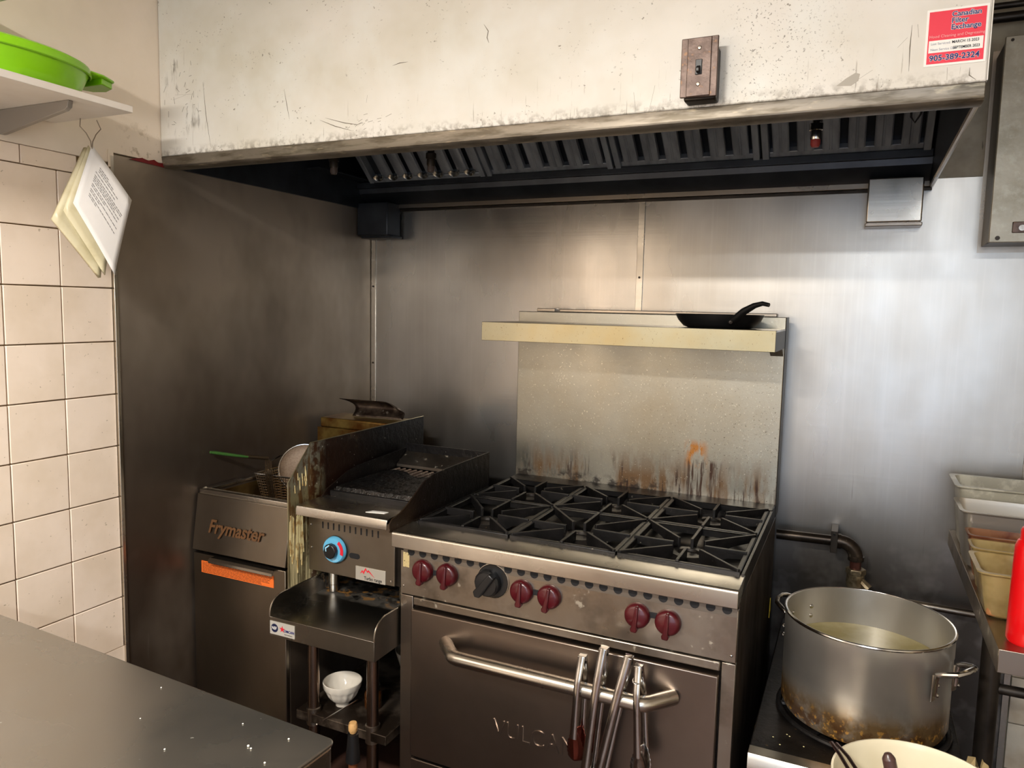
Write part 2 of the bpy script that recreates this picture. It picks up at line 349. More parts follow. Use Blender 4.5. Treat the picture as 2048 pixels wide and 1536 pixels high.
# ------------------------------------------------------------------ ceiling lamps (behind the camera)
lamp_glow = M('lamp_diffuser', rgb(255, 240, 215), 0.5, emit=((1, 0.9, 0.76, 1), 6))
for (x, y, z), lab in ((LAMP_A, 'strip ceiling lamp nearest the range'), (LAMP_B, 'strip ceiling lamp nearest the window')):
    t = thing('ceiling_lamp', (x, y, ZC), lab, 'lamp')
    MB().box(x - 0.6, x + 0.6, y - 0.13, y + 0.13, z - 0.005, ZC).build('housing', ceil_m, t, bevel=0.004)
    MB().box(x - 0.58, x + 0.58, y - 0.11, y + 0.11, z - 0.015, z - 0.006).build('diffuser', lamp_glow, t)

# ------------------------------------------------------------------ exhaust hood
HL = 2.044; HY = -1.034
hood = thing('exhaust_hood', (1.02, -0.5, 1.93), 'large cream painted exhaust hood hanging above the range and fryer', 'hood')
MB().box(0.0005, HL, HY, HY + 0.02, 1.958, ZC - 0.002).build('front_panel', hood_paint, hood, bevel=0.003)
lip = [(HY, 1.958), (HY + 0.004, 1.936), (HY + 0.003, 1.932), (HY + 0.012, 1.926), (HY + 0.05, 1.926), (HY + 0.05, 1.934), (HY + 0.022, 1.936), (HY + 0.022, 1.958)]
MB().prism(lip, 'x', 0.0005, HL).build('drip_lip', hood_lip, hood, bevel=0.0015)
MB().box(HL - 0.012, HL, HY + 0.02, -0.006, 1.936, ZC - 0.002).build('end_panel', hood_dark, hood)
MB().box(HL, HL + 0.002, HY + 0.0, -0.006, 1.96, ZC - 0.002).build('end_skin', hood_paint, hood)
MB().tube([(HL - 0.006, HY + 0.01, 1.934), (HL - 0.006, -0.5, 1.934), (HL - 0.006, -0.02, 1.934)], 0.006, 8).build('end_rim', steel, hood)
MB().box(0.001, 0.011, HY + 0.02, -0.006, 1.93, ZC - 0.002).build('end_panel', hood_dark, hood)
MB().box(0.012, HL - 0.013, HY + 0.021, HY + 0.024, 1.96, ZC - 0.01).build('inner_liner', hood_dark, hood)
MB().box(0.012, HL - 0.013, -0.9, -0.01, ZC - 0.02, ZC - 0.004).build('top_liner', hood_dark, hood)
MB().prism([(-0.105, 2.012), (-0.005, 2.012), (-0.005, 1.948), (-0.012, 1.945), (-0.06, 1.958), (-0.098, 1.985)], 'x', 0.012, HL - 0.013).build('grease_trough', hood_dark, hood)
MB().box(0.012, HL - 0.013, -0.118, -0.1, 2.003, 2.026).build('filter_rail', hood_dark, hood, bevel=0.002)
MB().box(0.012, HL - 0.004, -0.024, -0.0045, 1.932, 1.95).build('wall_flange', steel, hood, bevel=0.002)
MB().box(0.012, HL - 0.004, -0.014, -0.0045, 1.922, 1.931).build('wall_flange', steel_dark, hood, bevel=0.001)
def cup(x0, x1, lab):
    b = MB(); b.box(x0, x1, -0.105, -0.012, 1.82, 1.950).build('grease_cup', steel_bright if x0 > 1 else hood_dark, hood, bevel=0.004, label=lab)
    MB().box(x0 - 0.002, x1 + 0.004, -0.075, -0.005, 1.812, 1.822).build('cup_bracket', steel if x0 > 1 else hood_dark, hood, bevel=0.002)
cup(0.004, 0.150, 'dark grease cup in the left corner'); cup(1.866, 2.014, 'bright steel grease cup at the right end')
# scratches and scuffs in the paint
sc_lines = [[(1.047, 2.187), (1.059, 2.17), (1.056, 2.156), (1.061, 2.144)], [(0.799, 2.123), (0.82, 2.127), (0.843, 2.127)], [(0.171, 2.149), (0.18, 2.06), (0.196, 1.972)],
    [(0.46, 2.102), (0.469, 2.06), (0.477, 2.024)], [(1.921, 2.069), (1.92, 2.03), (1.921, 1.988)], [(1.93, 2.069), (1.933, 2.046)], [(0.577, 2.013), (0.625, 1.994), (0.68, 1.978)],
    [(0.594, 2.017), (0.657, 1.999), (0.703, 1.991)], [(1.824, 1.974), (1.861, 1.997)], [(0.725, 2.061), (0.722, 2.043)], [(1.044, 1.98), (1.049, 1.963)], [(1.406, 2.001), (1.411, 1.965)],
    [(1.451, 2.011), (1.442, 1.967)], [(0.062, 2.125), (0.13, 2.121)], [(0.052, 2.112), (0.105, 2.121)], [(1.9, 2.032), (1.915, 2.048)], [(1.802, 2.047), (1.81, 2.055)], [(2.017, 1.984), (2.017, 1.971), (2.028, 1.962)], [(1.982, 1.988), (1.983, 1.966)]]
sm_ = MB()
for ln in sc_lines: sm_.tube([(a, HY + 0.0003, b) for a, b in ln], [0.0004] + [0.0011] * (len(ln) - 2) + [0.0004], 6)
for k in range(26):
    a = random.gauss(0.10, 0.035); b = random.gauss(2.12, 0.05); sm_.tube([(a, HY + 0.0003, b), (a + random.uniform(-.012, .018), HY + 0.0003, b + random.uniform(-.02, .02))], 0.0007, 5)
for k in range(16):
    a = random.gauss(0.70, 0.03); b = random.gauss(1.995, 0.008); sm_.tube([(a, HY + 0.0003, b), (a + random.uniform(.006, .02), HY + 0.0003, b + random.uniform(-.002, .006))], 0.0006, 5)
sm_.build('paint_scratches', M('scratch_grey', rgb(112, 104, 90), 0.6), hood, kind='stuff')
MB().prism([(1.800, 1.974), (1.826, 1.972), (1.838, 1.980), (1.840, 1.992), (1.832, 1.995), (1.816, 1.986)], 'y', HY - 0.0004, HY).build('bare_patch', M('bare_grey', rgb(168, 162, 150), 0.5), hood, label='grey patch of chipped paint')
# service sticker
sx0, sx1, sz0, sz1, sy = 1.944, 2.040, 1.992, 2.09, HY - 0.0012
st = MB().prism([(sx0, sz0), (sx1, sz0), (sx1, sz1), (sx0, sz1)], 'y', sy, HY).build('service_sticker', white_ink, hood, label='red and white service sticker')
MB().prism([(sx0 + .004, sz0 + .004), (sx1 - .004, sz0 + .004), (sx1 - .004, sz1 - .004), (sx0 + .004, sz1 - .004)], 'y', sy - 0.0005, sy).build('red_field', sticker_red, st)
MB().prism([(sx0 + .006, 2.015), (sx1 - .006, 2.015), (sx1 - .006, 2.036), (sx0 + .006, 2.036)], 'y', sy - 0.0010, sy - .0005).build('date_box', white_ink, st)
def stx(s, size, x, z, mat, dy=0.0012, off=0, sp=1.0, sx=1): text('lettering', s, size, (x, sy - dy, z), FRONT, mat, st, 0.0001, off, 0, sx, space=sp)
for s_, z_ in (('Canadian', 2.0745), ('Filter', 2.0635), ('Exchange', 2.0525)):
    stx(s_, 0.0122, sx0 + 0.039, z_, white_ink, 0.0008, 0.0007); stx(s_, 0.0122, sx0 + 0.039, z_, navy, 0.0012, 0.0002)
stx('Hood Cleaning and Degreasing', 0.0068, sx0 + 0.006, 2.0405, M('pale_red_print', rgb(246, 170, 170), 0.5), 0.0012)
stx('Last Serviced:', 0.0056, sx0 + 0.009, 2.0285, M('grey_print', rgb(150, 155, 170), 0.5), 0.0014)
stx('MARCH 15 2023', 0.0066, sx0 + 0.042, 2.0285, ink, 0.0014, 0.00008, sx=0.9)
stx('Next Service Due:', 0.0056, sx0 + 0.009, 2.0185, bpy.data.materials['grey_print'], 0.0014)
stx('SEPTEMBER 2023', 0.0066, sx0 + 0.044, 2.0185, ink, 0.0014, 0.00008, sx=0.86)
stx('905-389-2324', 0.0138, sx0 + 0.008, 2.001, white_ink, 0.0008, 0.0007); stx('905-389-2324', 0.0138, sx0 + 0.008, 2.001, navy, 0.0012, 0.0003)
# switch box
sw = MB().box(1.52, 1.583, HY - 0.038, HY + 0.001, 1.962, 2.066).build('switch_box', steel_dark, hood, bevel=0.004, label='rusty brown toggle switch box')
plate_m = M('rusty_plate', rgb(108, 92, 84), 0.42, 0.5, layers=[dict(col=rgb(72, 58, 52), scale=35, lo=0.42, hi=0.62, amt=0.7), dict(col=rgb(150, 112, 78), scale=70, lo=0.62, hi=0.7, amt=0.5)], bump=((80, 80, 80), 0.0006))
pl = MB(); pl.prism([(1.5135, 1.968), (1.5855, 1.966), (1.5855, 2.081), (1.5135, 2.081)], 'y', HY - 0.044, HY - 0.038)
pl.box(1.526, 1.573, HY - 0.0465, HY - 0.043, 1.968, 2.080)
pl.build('cover_plate', plate_m, sw, bevel=0.0015)
MB().box(1.543, 1.556, HY - 0.0485, HY - 0.046, 2.009, 2.038).build('toggle_bezel', black_plastic, sw, bevel=0.001)
MB().hexa([(1.5455, HY - 0.048, 2.012), (1.5535, HY - 0.048, 2.012), (1.5535, HY - 0.048, 2.026), (1.5455, HY - 0.048, 2.026)],
          [(1.5465, HY - 0.060, 2.012), (1.5525, HY - 0.060, 2.012), (1.5525, HY - 0.060, 2.019), (1.5465, HY - 0.060, 2.019)]).build('toggle', black_plastic, sw, bevel=0.001)
for z in (2.060, 1.991): MB().lathe([(0.0001, -0.0018), (0.003, -0.0015), (0.0042, 0)], (1.5495, HY - 0.0465, z), (0, 1, 0), 12).build('screw', steel, sw)

# baffle filters
def make_filter(x0, x1, label, kind):
    ca, sa = math.cos(math.radians(41)), math.sin(math.radians(41))
    B = (-0.108, 2.030)
    def P(u, v, w): # u along x, v up the slope, w out of the filter (towards the cook)
        return (u, B[0] - v * ca - w * sa, B[1] + v * sa - w * ca)
    t = thing('baffle_filter', ((x0 + x1) / 2, B[0], B[1]), label, 'filter', None)
    def bar(mb, u0, u1, v0, v1, w0, w1):
        mb.hexa([P(u0, v0, w0), P(u1, v0, w0), P(u1, v1, w0), P(u0, v1, w0)], [P(u0, v0, w1), P(u1, v0, w1), P(u1, v1, w1), P(u0, v1, w1)])
    H = 0.40; fr = MB()
    bar(fr, x0 + .002, x0 + .022, 0, H, -0.02, 0.014); bar(fr, x1 - .022, x1 - .002, 0, H, -0.02, 0.014)
    bar(fr, x0 + .022, x1 - .022, 0, 0.02, -0.02, 0.012 if kind == 'slot' else 0.004); bar(fr, x0 + .022, x1 - .022, H - .02, H, -0.02, 0.012)
    fr.build('frame', filter_m, t, bevel=0.002)
    bk = MB(); bar(bk, x0 + .022, x1 - .022, 0.02, H - .02, -0.022, -0.018); bk.build('back_baffle', hood_dark, t)
    n = 7 if kind == 'slot' else 6; w = (x1 - x0 - 0.044) / n
    for i in range(n):
        c = x0 + 0.022 + w * (i + 0.5)
        b = MB()
        hw = w * 0.30 if kind == 'slot' else w * 0.34
        if kind == 'slot':
            # ridges between slots, with a round scoop at the foot of each slot
            poly = [(-hw - .004, -0.004), (-hw, 0.006), (-hw * .5, 0.010), (hw * .5, 0.010), (hw, 0.006), (hw + .004, -0.004)]
        else:
            poly = [(-hw, -0.010), (-hw, 0.008), (-hw + .004, 0.012), (-.004, 0.012), (-.002, 0.010), (.002, 0.010), (.004, 0.012), (hw - .004, 0.012), (hw, 0.008), (hw, -0.010)]
        v0 = 0.022; v1 = H - 0.022; m_ = len(poly)
        cc = c if kind != 'slot' else c + w / 2
        vv = [P(cc + p[0], v0, p[1]) for p in poly] + [P(cc + p[0], v1, p[1]) for p in poly]
        b.add(vv, [tuple(range(m_))[::-1], tuple(range(m_, 2 * m_))] + [(k, (k + 1) % m_, m_ + (k + 1) % m_, m_ + k) for k in range(m_)])
        b.build('baffle', filter_m, t, bevel=0.001)
        if kind == 'slot':
            s2 = MB(); ring = []
            for r, h in ((0.024, 0.012), (0.021, 0.019), (0.015, 0.012), (0.012, 0.000)):
                ring.append([P(c + r * math.cos(a), 0.034 - r * math.sin(a), h) for a in [PI * q / 10 for q in range(11)]])
            v = [q for rr in ring for q in rr]
            s2.add(v, [(i_ * 11 + k, i_ * 11 + k + 1, (i_ + 1) * 11 + k + 1, (i_ + 1) * 11 + k) for i_ in range(3) for k in range(10)], True)
            s2.build('slot_scoop', steel_bright, t)
    return t
make_filter(0.075, 0.590, 'baffle filter at the left end with seven round ended slots', 'slot')
make_filter(0.594, 1.078, 'dark baffle filter second from the left under the hood', 'bar')
make_filter(1.082, 1.555, 'dark baffle filter second from the right under the hood', 'bar')
make_filter(1.559, 2.026, 'dark baffle filter at the right end behind the red capped nozzle', 'bar')
MB().box(0.0125, 0.074, -0.42, -0.105, 2.03, 2.034).build('blank_filler', hood_dark, hood)
# fire nozzles
def nozzle(x, y, z, label, red, s=1.0):
    t = thing('fire_nozzle', (x, y, z), label, 'nozzle')
    MB().tube([(x, y, z + 0.07), (x, y, z + 0.30), (x, y + 0.02, z + 0.56)], 0.009, 8).build('drop_pipe', steel_dark, t)
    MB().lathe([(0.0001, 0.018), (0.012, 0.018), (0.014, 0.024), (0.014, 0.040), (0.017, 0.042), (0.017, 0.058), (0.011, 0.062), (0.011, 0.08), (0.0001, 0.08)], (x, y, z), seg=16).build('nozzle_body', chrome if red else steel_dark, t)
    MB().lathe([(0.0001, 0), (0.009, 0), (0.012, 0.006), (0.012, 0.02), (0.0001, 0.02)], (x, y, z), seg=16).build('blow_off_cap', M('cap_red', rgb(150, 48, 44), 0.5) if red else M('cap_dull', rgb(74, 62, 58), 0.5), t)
nozzle(1.736, -0.5, 1.972, 'fire suppression nozzle with a red cap near the right end of the hood', True)
nozzle(0.587, -0.5, 1.972, 'dull grey fire nozzle in front of the left slotted filter', False)
nozzle(0.279, -0.6, 1.965, 'dull fire nozzle in the dark left corner of the hood', False)
t = thing('detector_wire', (1.985, -0.32, 2.06), 'bent dark wire loop hanging at the right end of the filters', 'wire')
MB().tube([(2.0, -0.3, 2.56), (1.995, -0.32, 2.14), (1.98, -0.32, 2.075), (1.968, -0.32, 2.055), (1.958, -0.32, 2.07), (1.956, -0.32, 2.16)], 0.0025, 6).build('wire_loop', ink, t)

# ------------------------------------------------------------------ electrical box on the wall
eb = thing('electrical_box', (2.42, 0, 1.75), 'grey metal electrical box mounted high on the back wall', 'box')
eb_m = M('galvanised_cover', rgb(158, 152, 138), 0.38, 0.7, layers=[dict(col=rgb(132, 126, 110), scale=12, lo=0.4, hi=0.65, amt=0.7), dict(col=rgb(178, 174, 160), scale=60, lo=0.5, hi=0.7, amt=0.4)], bump=((70, 70, 70), 0.0003))
MB().box(2.180, 2.75, -0.162, -0.001, 1.752, 2.292).build('enclosure', steel_dark, eb, bevel=0.003)  # shade of the box side put into its colour, darker than the cover
MB().box(2.170, 2.76, -0.001, -0.0001, 1.735, 2.31).build('mounting_flange', steel, eb)
MB().box(2.176, 2.754, -0.175, -0.162, 1.75, 2.295).build('cover', eb_m, eb, bevel=0.002)
MB().box(2.228, 2.30, -0.179, -0.175, 1.775, 1.805).build('latch', plate_m, eb, bevel=0.005)
MB().cyl((2.25, -0.179, 1.788), 0.008, -0.004, (0, 1, 0), 16).build('lock', chrome, eb)
for x, z in ((2.196, 1.762), (2.192, 2.284)): MB().cyl((x, -0.175, z), 0.006 if z < 2 else .004, -0.002, (0, 1, 0), 12).build('screw', steel_dark, eb)
t = thing('conduit', (2.4, -0.03, 2.39), 'dark metal conduit running along the wall above the electrical box', 'pipe')
MB().tube([(2.06, -0.03, 2.392), (2.9, -0.03, 2.392)], 0.014, 12).build('conduit_tube', steel_dark, t)
MB().tube([(2.06, -0.03, 2.425), (2.9, -0.03, 2.425)], 0.009, 12).build('conduit_tube', steel_dark, t)

# ------------------------------------------------------------------ range
RX0, RX1 = 0.757, 1.661
rg = thing('gas_range', (1.21, -0.5, 0), 'stainless six burner gas range with maroon knobs and high shelf', 'range')
MB().box(RX0, RX1, -0.90, -0.105, 0.12, 0.888).build('body', M('range_side_steel', rgb(112, 100, 88), 0.4, 0.9, layers=[dict(col=rgb(56, 44, 34), scale=(6, 6, 3), lo=0.4, hi=0.6, amt=0.85, rough=0.5), dict(col=rgb(60, 46, 30), scale=(60, 60, 5), lo=0.6, hi=0.66, amt=0.7)], org=(1.21, -0.5, 0)), rg, bevel=0.002)
for x in (RX0 + .05, RX1 - .05):
    for y in (-0.85, -0.2): MB().cyl((x, y, 0), 0.02, 0.13).build('foot', steel_dark, rg)
# front frame
MB().box(RX0, 0.797, -0.919, -0.900, 0.14, 0.745).build('front_stile', steel, rg, bevel=0.0015)
MB().box(1.630, RX1, -0.919, -0.900, 0.14, 0.745).build('front_stile', steel_worn, rg, bevel=0.0015)
cp = MB().box(RX0, RX1, -0.920, -0.899, 0.748, 0.872).build('control_panel', steel_worn, rg, bevel=0.002)
MB().box(0.800, 1.627, -0.923, -0.900, 0.7225, 0.745).build('upper_rail', steel_worn, rg, bevel=0.003)
MB().box(0.797, 1.630, -0.905, -0.8995, 0.14, 0.722).build('door_recess', steel_dark, rg)
# vent holes
vs_strip = MB().box(RX0 + .01, RX1 - .002, -0.9212, -0.919, 0.857, 0.884).build('vent_strip', M('vent_grey', rgb(134, 126, 116), 0.4, 0.85), rg)
n = 24
for i in range(n):
    x = RX0 + 0.035 + (RX1 - RX0 - 0.06) * i / (n - 1)
    MB().prism([(x + 0.0110 * math.cos(a), 0.872 + 0.0110 * math.sin(a)) for a in [2 * PI * k / 14 for k in range(14)]], 'y', -0.9222, -0.9211).build('vent_hole', ink, rg)
# bullnose
bn = [(-0.84, 0.922), (-0.84, 0.930)] + [(-0.942 + 0.008 * math.cos(a), 0.922 + 0.008 * math.sin(a)) for a in [PI / 2 + PI / 2 * k / 5 for k in range(6)]] + [(-0.950, 0.888), (-0.946, 0.886), (-0.944, 0.888), (-0.90, 0.888)]
MB().prism(bn, 'x', 0.747, 1.662).build('bullnose', steel_bright, rg, bevel=0.001)
# knobs
def knob(x, z, mat, r=0.030, ang=-8, base=None):
    y = -0.921
    k = MB()
    k.lathe([(r * 1.02, 0), (r * 1.0, -0.010), (r * 0.9, -0.016), (r * 0.72, -0.019), (0.0001, -0.020)], (x, y, z), (0, 1, 0), 28)
    kb = k.build('control_knob', mat, rg)
    ca, sa = math.cos(math.radians(ang)), math.sin(math.radians(ang))
    def R(a, b): return (x + a * ca - b * sa, z + a * sa + b * ca)
    gpoly = [R(-.004, r * 0.92), R(.004, r * 0.92), R(.006, -r * 0.7), R(.009, -r * 0.95), R(.007, -r * 1.2), R(-.007, -r * 1.2), R(-.009, -r * 0.95), R(-.006, -r * 0.7)]
    MB().prism(gpoly, 'y', y - 0.0255, y - 0.004).build('knob_grip', mat, kb, bevel=0.003)
    return kb
for x, z, a in ((0.832, 0.826, -6), (0.908, 0.828, -6), (1.127, 0.822, -4), (1.203, 0.822, -10), (1.430, 0.819, -6), (1.504, 0.816, -4)): knob(x, z, red_knob, 0.0305, a)
for x0, x1 in ((0.86, 0.88), (1.155, 1.175), (1.455, 1.48)): MB().box(x0, x1, -0.9225, -0.9195, 0.818, 0.832).build('knob_slot', ink, rg)
MB().lathe([(0.0001, -0.003), (0.043, -0.003), (0.0455, 0)], (1.043, -0.9205, 0.834), (0, 1, 0), 32).build('thermostat_dial', black_plastic, rg)
MB().lathe([(0.0445, -0.0032), (0.046, -0.003), (0.046, 0)], (1.043, -0.9205, 0.834), (0, 1, 0), 32).build('dial_ring', steel_bright, rg)
kb = MB().lathe([(0.036, 0), (0.035, -0.016), (0.030, -0.022), (0.0001, -0.023)], (1.033, -0.924, 0.830), (0, 1, 0), 14).build('control_knob', black_plastic, rg, label='large black oven thermostat knob')
def rot2(x, z, a, pts): return [(x + p[0] * math.cos(a) - p[1] * math.sin(a), z + p[0] * math.sin(a) + p[1] * math.cos(a)) for p in pts]
MB().prism(rot2(1.033, 0.830, math.radians(-38), [(-.009, .035), (.009, .035), (.012, -.036), (0, -.044), (-.012, -.036)]), 'y', -0.957, -0.935).build('knob_grip', black_plastic, kb, bevel=0.003)
# yellowed label, screws
yl = MB().box(0.766, 0.786, -0.9213, -0.92, 0.826, 0.868).build('worn_label', M('yellowed_label', rgb(186, 166, 118), 0.6, layers=[dict(col=rgb(60, 48, 30), scale=120, lo=0.58, hi=0.62, amt=0.8)]), rg, label='small yellowed worn label')
for x, z in ((0.768, 0.772), (1.65, 0.765)): MB().lathe([(0.0001, -0.003), (0.003, -0.002), (0.004, 0)], (x, -0.92, z), (0, 1, 0), 12).build('screw', chrome, rg)
# oven door
dr = MB().box(0.802, 1.626, -0.937, -0.906, 0.292, 0.716).build('oven_door', steel_door, rg, bevel=0.003)
hp = [(0.912, -0.936, 0.644), (0.920, -0.945, 0.644), (0.960, -0.988, 0.643), (0.970, -0.996, 0.642), (0.984, -1.0, 0.642), (1.2, -1.0, 0.642), (1.458, -1.0, 0.642), (1.472, -0.997, 0.642), (1.482, -0.990, 0.643), (1.520, -0.946, 0.644), (1.528, -0.936, 0.644)]
MB().tube(hp, 0.0185, 20).build('door_handle', steel_bright, dr)
emb = steel_door
text('embossed_lettering', 'VULCAN', 0.066, (1.058, -0.9375, 0.424), FRONT, emb, dr, 0.0020, 0.0, 0, 0.9)
MB().box(0.802, 1.626, -0.934, -0.906, 0.13, 0.283).build('lower_drawer', steel_door, rg, bevel=0.003)
# cooktop tray
ct = MB(); ct.box(RX0 + .006, RX1 - .006, -0.84, -0.222, 0.889, 0.897)
ct.build('burner_tray', black_pan, rg)
MB().box(0.760, 1.660, -0.905, -0.842, 0.8885, 0.9215).build('front_rail', black_pan, rg, bevel=0.002)
MB().box(RX0, RX1, -0.222, -0.142, 0.889, 0.936).build('rear_rail', black_pan, rg, bevel=0.003)
for x in (RX0, RX1 - 0.008): MB().box(x, x + 0.008, -0.845, -0.222, 0.889, 0.934).build('side_rail', black_pan, rg, bevel=0.001)
# burners and grates
cols = [(0.766, 1.048), (1.052, 1.347), (1.351, 1.651)]; rows = [(-0.846, -0.526), (-0.520, -0.226)]
for ci, (x0, x1) in enumerate(cols):
    for ri, (y0, y1) in enumerate(rows):
        cx = (x0 + x1) / 2; cy = -0.698 if ri == 0 else -0.372
        b = MB(); b.lathe([(0.055, 0), (0.058, 0.012), (0.046, 0.022), (0.030, 0.022), (0.026, 0.016), (0.0001, 0.016)], (cx, cy, 0.897), seg=24)
        bb = b.build('burner_head', black_pan, rg)
        for k in range(4):
            a = k * PI / 2 + 0.3
            MB().box(-0.002, 0.002, -0.002, 0.002, 0, 0.004)
        gm = MB()
        for (a0, a1, b0, b1) in ((x0, x1, y0, y0 + .012), (x0, x1, y1 - .012, y1), (x0, x0 + .012, y0 + .012, y1 - .012), (x1 - .012, x1, y0 + .012, y1 - .012)):
            gm.box(a0, a1, b0, b1, 0.920, 0.938)
        gr = gm.build('burner_grate', black_iron, rg, bevel=0.002)
        ends = [(x0 + .004, y0 + .004), (x1 - .004, y0 + .004), (x0 + .004, y1 - .004), (x1 - .004, y1 - .004), (cx, y0 + .004), (cx, y1 - .004), (x0 + .004, cy), (x1 - .004, cy)]
        for (ex, ey) in ends:
            p0 = Vector((ex, ey, 0)); c = Vector((cx, cy, 0)); d = (c - p0).normalized()
            diag = abs(d.x) > .2 and abs(d.y) > .2
            p1 = c - d * (0.050 if diag else 0.040); nrm = Vector((-d.y, d.x, 0)) * 0.0042
            L_ = (p1 - p0).length; q = p1 - d * min(0.03, L_ * .3)
            f_ = MB(); vv = []
            prof = [(p0, .943, .922), (p0.lerp(p1, .45), .943, .918), (q, .943, .903), (p1, .943, .908)]
            for (pp, zt, zb) in prof:
                vv += [(pp.x + nrm.x, pp.y + nrm.y, zt), (pp.x - nrm.x, pp.y - nrm.y, zt), (pp.x - nrm.x, pp.y - nrm.y, zb), (pp.x + nrm.x, pp.y + nrm.y, zb)]
            fs = [(0, 1, 2, 3), (12, 15, 14, 13)]
            for k in range(3):
                for j in range(4): fs.append((k * 4 + j, k * 4 + 4 + j, k * 4 + 4 + (j + 1) % 4, k * 4 + (j + 1) % 4))
            f_.add(vv, fs); f_.build('finger', black_iron, gr, bevel=0.0012)
    # burner throat glimpsed between the front fingers
    cx = (x0 + x1) / 2
    MB().box(cx - .020, cx + .020, -0.815, -0.785, 0.8975, 0.906).build('air_shutter', M('speckled_shutter', rgb(120, 114, 106), 0.5, 0.3, layers=[dict(col=rgb(226, 222, 214), scale=150, lo=0.5, hi=0.55), ]), rg)
# backguard and shelf
bg_org = (1.21, -0.5, 0)
stain_b = M('spattered_backguard', rgb(168, 165, 154), 0.36, 0.92, org=bg_org, rvar=((5, 5, 5), 0.28, 0.42), layers=[
    dict(col=rgb(156, 148, 130), scale=3, lo=0.4, hi=0.65, amt=0.6),
    dict(col=rgb(104, 72, 34), scale=(24, 5, 5.5), lo=0.42, hi=0.56, amt=0.9, rough=0.45, metal=0.2, scale2=(7, 1, 1.5), lo2=0.44, hi2=0.54, masks=[('Z', 1.085, 0.98)]),
    dict(col=rgb(52, 28, 14), scale=(75, 5, 7), lo=0.53, hi=0.6, amt=0.95, rough=0.4, metal=0.1, scale2=(8, 1, 3), lo2=0.46, hi2=0.56, masks=[('Z', 1.06, 0.98)]),
    dict(col=rgb(178, 112, 30), scale=(40, 5, 18), lo=0.42, hi=0.54, amt=0.95, rough=0.35, metal=0.1, masks=[('X', 1.36, 1.385), ('X', 1.445, 1.42), ('Z', 1.02, 1.045), ('Z', 1.125, 1.10)]),
    dict(col=rgb(58, 30, 12), scale=(95, 5, 5), lo=0.5, hi=0.58, amt=0.95, rough=0.35, metal=0.1, masks=[('X', 1.36, 1.385), ('X', 1.50, 1.46), ('Z', 1.06, 1.045)]),
    dict(col=rgb(64, 46, 28), scale=170, lo=0.63, hi=0.67, amt=0.85, metal=0.1, masks=[('X', 0.95, 1.5), ('Z', 1.5, 1.15)]),
    dict(col=rgb(236, 230, 214), scale=200, lo=0.66, hi=0.7, amt=0.6, rough=0.2),
    dict(col=rgb(30, 20, 14), scale=(30, 5, 40), lo=0.45, hi=0.6, amt=0.9, metal=0.1, masks=[('Z', 0.975, 0.955), ('X', 1.4, 1.25)])],
    bump=((200, 200, 200), 0.0002))
MB().box(0.747, 1.661, -0.142, -0.06, 0.895, 1.532).build('backguard', stain_b, rg, bevel=0.002)
MB().box(1.6612, 1.6625, -0.141, -0.06, 0.895, 1.532).build('backguard_side', steel_dark, rg)
MB().box(0.80, 0.87, -0.100, -0.062, 1.5325, 1.544).build('flue_cap', steel, rg, bevel=0.002)
MB().box(0.892, 1.63, -0.112, -0.066, 1.5325, 1.543).build('flue_cap', steel, rg, bevel=0.002)
shelf_m = M('brassy_shelf_steel', rgb(166, 160, 136), 0.34, 0.9, org=bg_org, rvar=((5, 5, 5), 0.28, 0.4), layers=[dict(col=rgb(168, 152, 112), scale=6, lo=0.4, hi=0.65, amt=0.6), dict(col=rgb(84, 62, 34), scale=220, lo=0.66, hi=0.7, amt=0.8)])
sh = MB(); sh.box(0.747, 1.661, -0.435, -0.432, 1.436, 1.496); sh.build('high_shelf_front', shelf_m, rg, bevel=0.001)
MB().box(0.747, 1.661, -0.431, -0.142, 1.490, 1.496).build('high_shelf_top', steel, rg, bevel=0.001)
MB().box(0.747, 1.661, -0.431, -0.41, 1.436, 1.438).build('high_shelf_hem', steel_dark, rg)
for x0 in (0.747, 1.6585): MB().prism([(-0.431, 1.436), (-0.142, 1.436), (-0.142, 1.49), (-0.431, 1.49)], 'x', x0, x0 + .0025).build('shelf_end', steel_dark, rg)
MB().prism([(-0.142, 1.41), (-0.142, 1.436), (-0.2, 1.436)], 'x', 1.62, 1.658).build('shelf_gusset', steel_worn, rg)
# food crumbs on the cooktop
t = MB()
for i in range(16):
    x = random.gauss(1.285, 0.03); y = random.gauss(-0.765, 0.018); t.lathe([(0.0001, 0), (0.004, 0.001), (0.003, 0.004), (0.0001, 0.005)], (x, y, 0.9), seg=6)
t.build('food_crumbs', M('orange_crumb', rgb(196, 96, 44), 0.6, layers=[dict(col=rgb(232, 210, 170), scale=60, lo=0.45, hi=0.5)]), label='orange and white food crumbs fallen among the front burner grates', category='crumbs', kind='stuff')

# ------------------------------------------------------------------ frying pan on the shelf
fp = thing('frying_pan', (1.482, -0.295, 1.4965), 'small black frying pan on the high shelf of the range', 'pan')
PB = M('nonstick_black', rgb(18, 18, 19), 0.4, 0.1)
MB().lathe([(0.0001, 0), (0.092, 0), (0.105, 0.005), (0.121, 0.022), (0.130, 0.040), (0.1285, 0.041), (0.118, 0.023), (0.102, 0.008), (0.0001, 0.004)], (1.482, -0.295, 1.4965), seg=40).build('pan_body', PB, fp)
MB().tube([(1.530, -0.400, 1.516), (1.548, -0.412, 1.528), (1.572, -0.425, 1.548), (1.600, -0.437, 1.564), (1.622, -0.445, 1.570), (1.640, -0.45, 1.566)], [0.012, 0.014, 0.014, 0.011, 0.009, 0.008], 12, flat=0.7).build('pan_handle', PB, fp)
MB().lathe([(0.0001, -0.003), (0.005, -0.002), (0.006, 0)], (1.535, -0.42, 1.516), (-0.2, 1, 0), 10).build('rivet', steel_dark, fp)

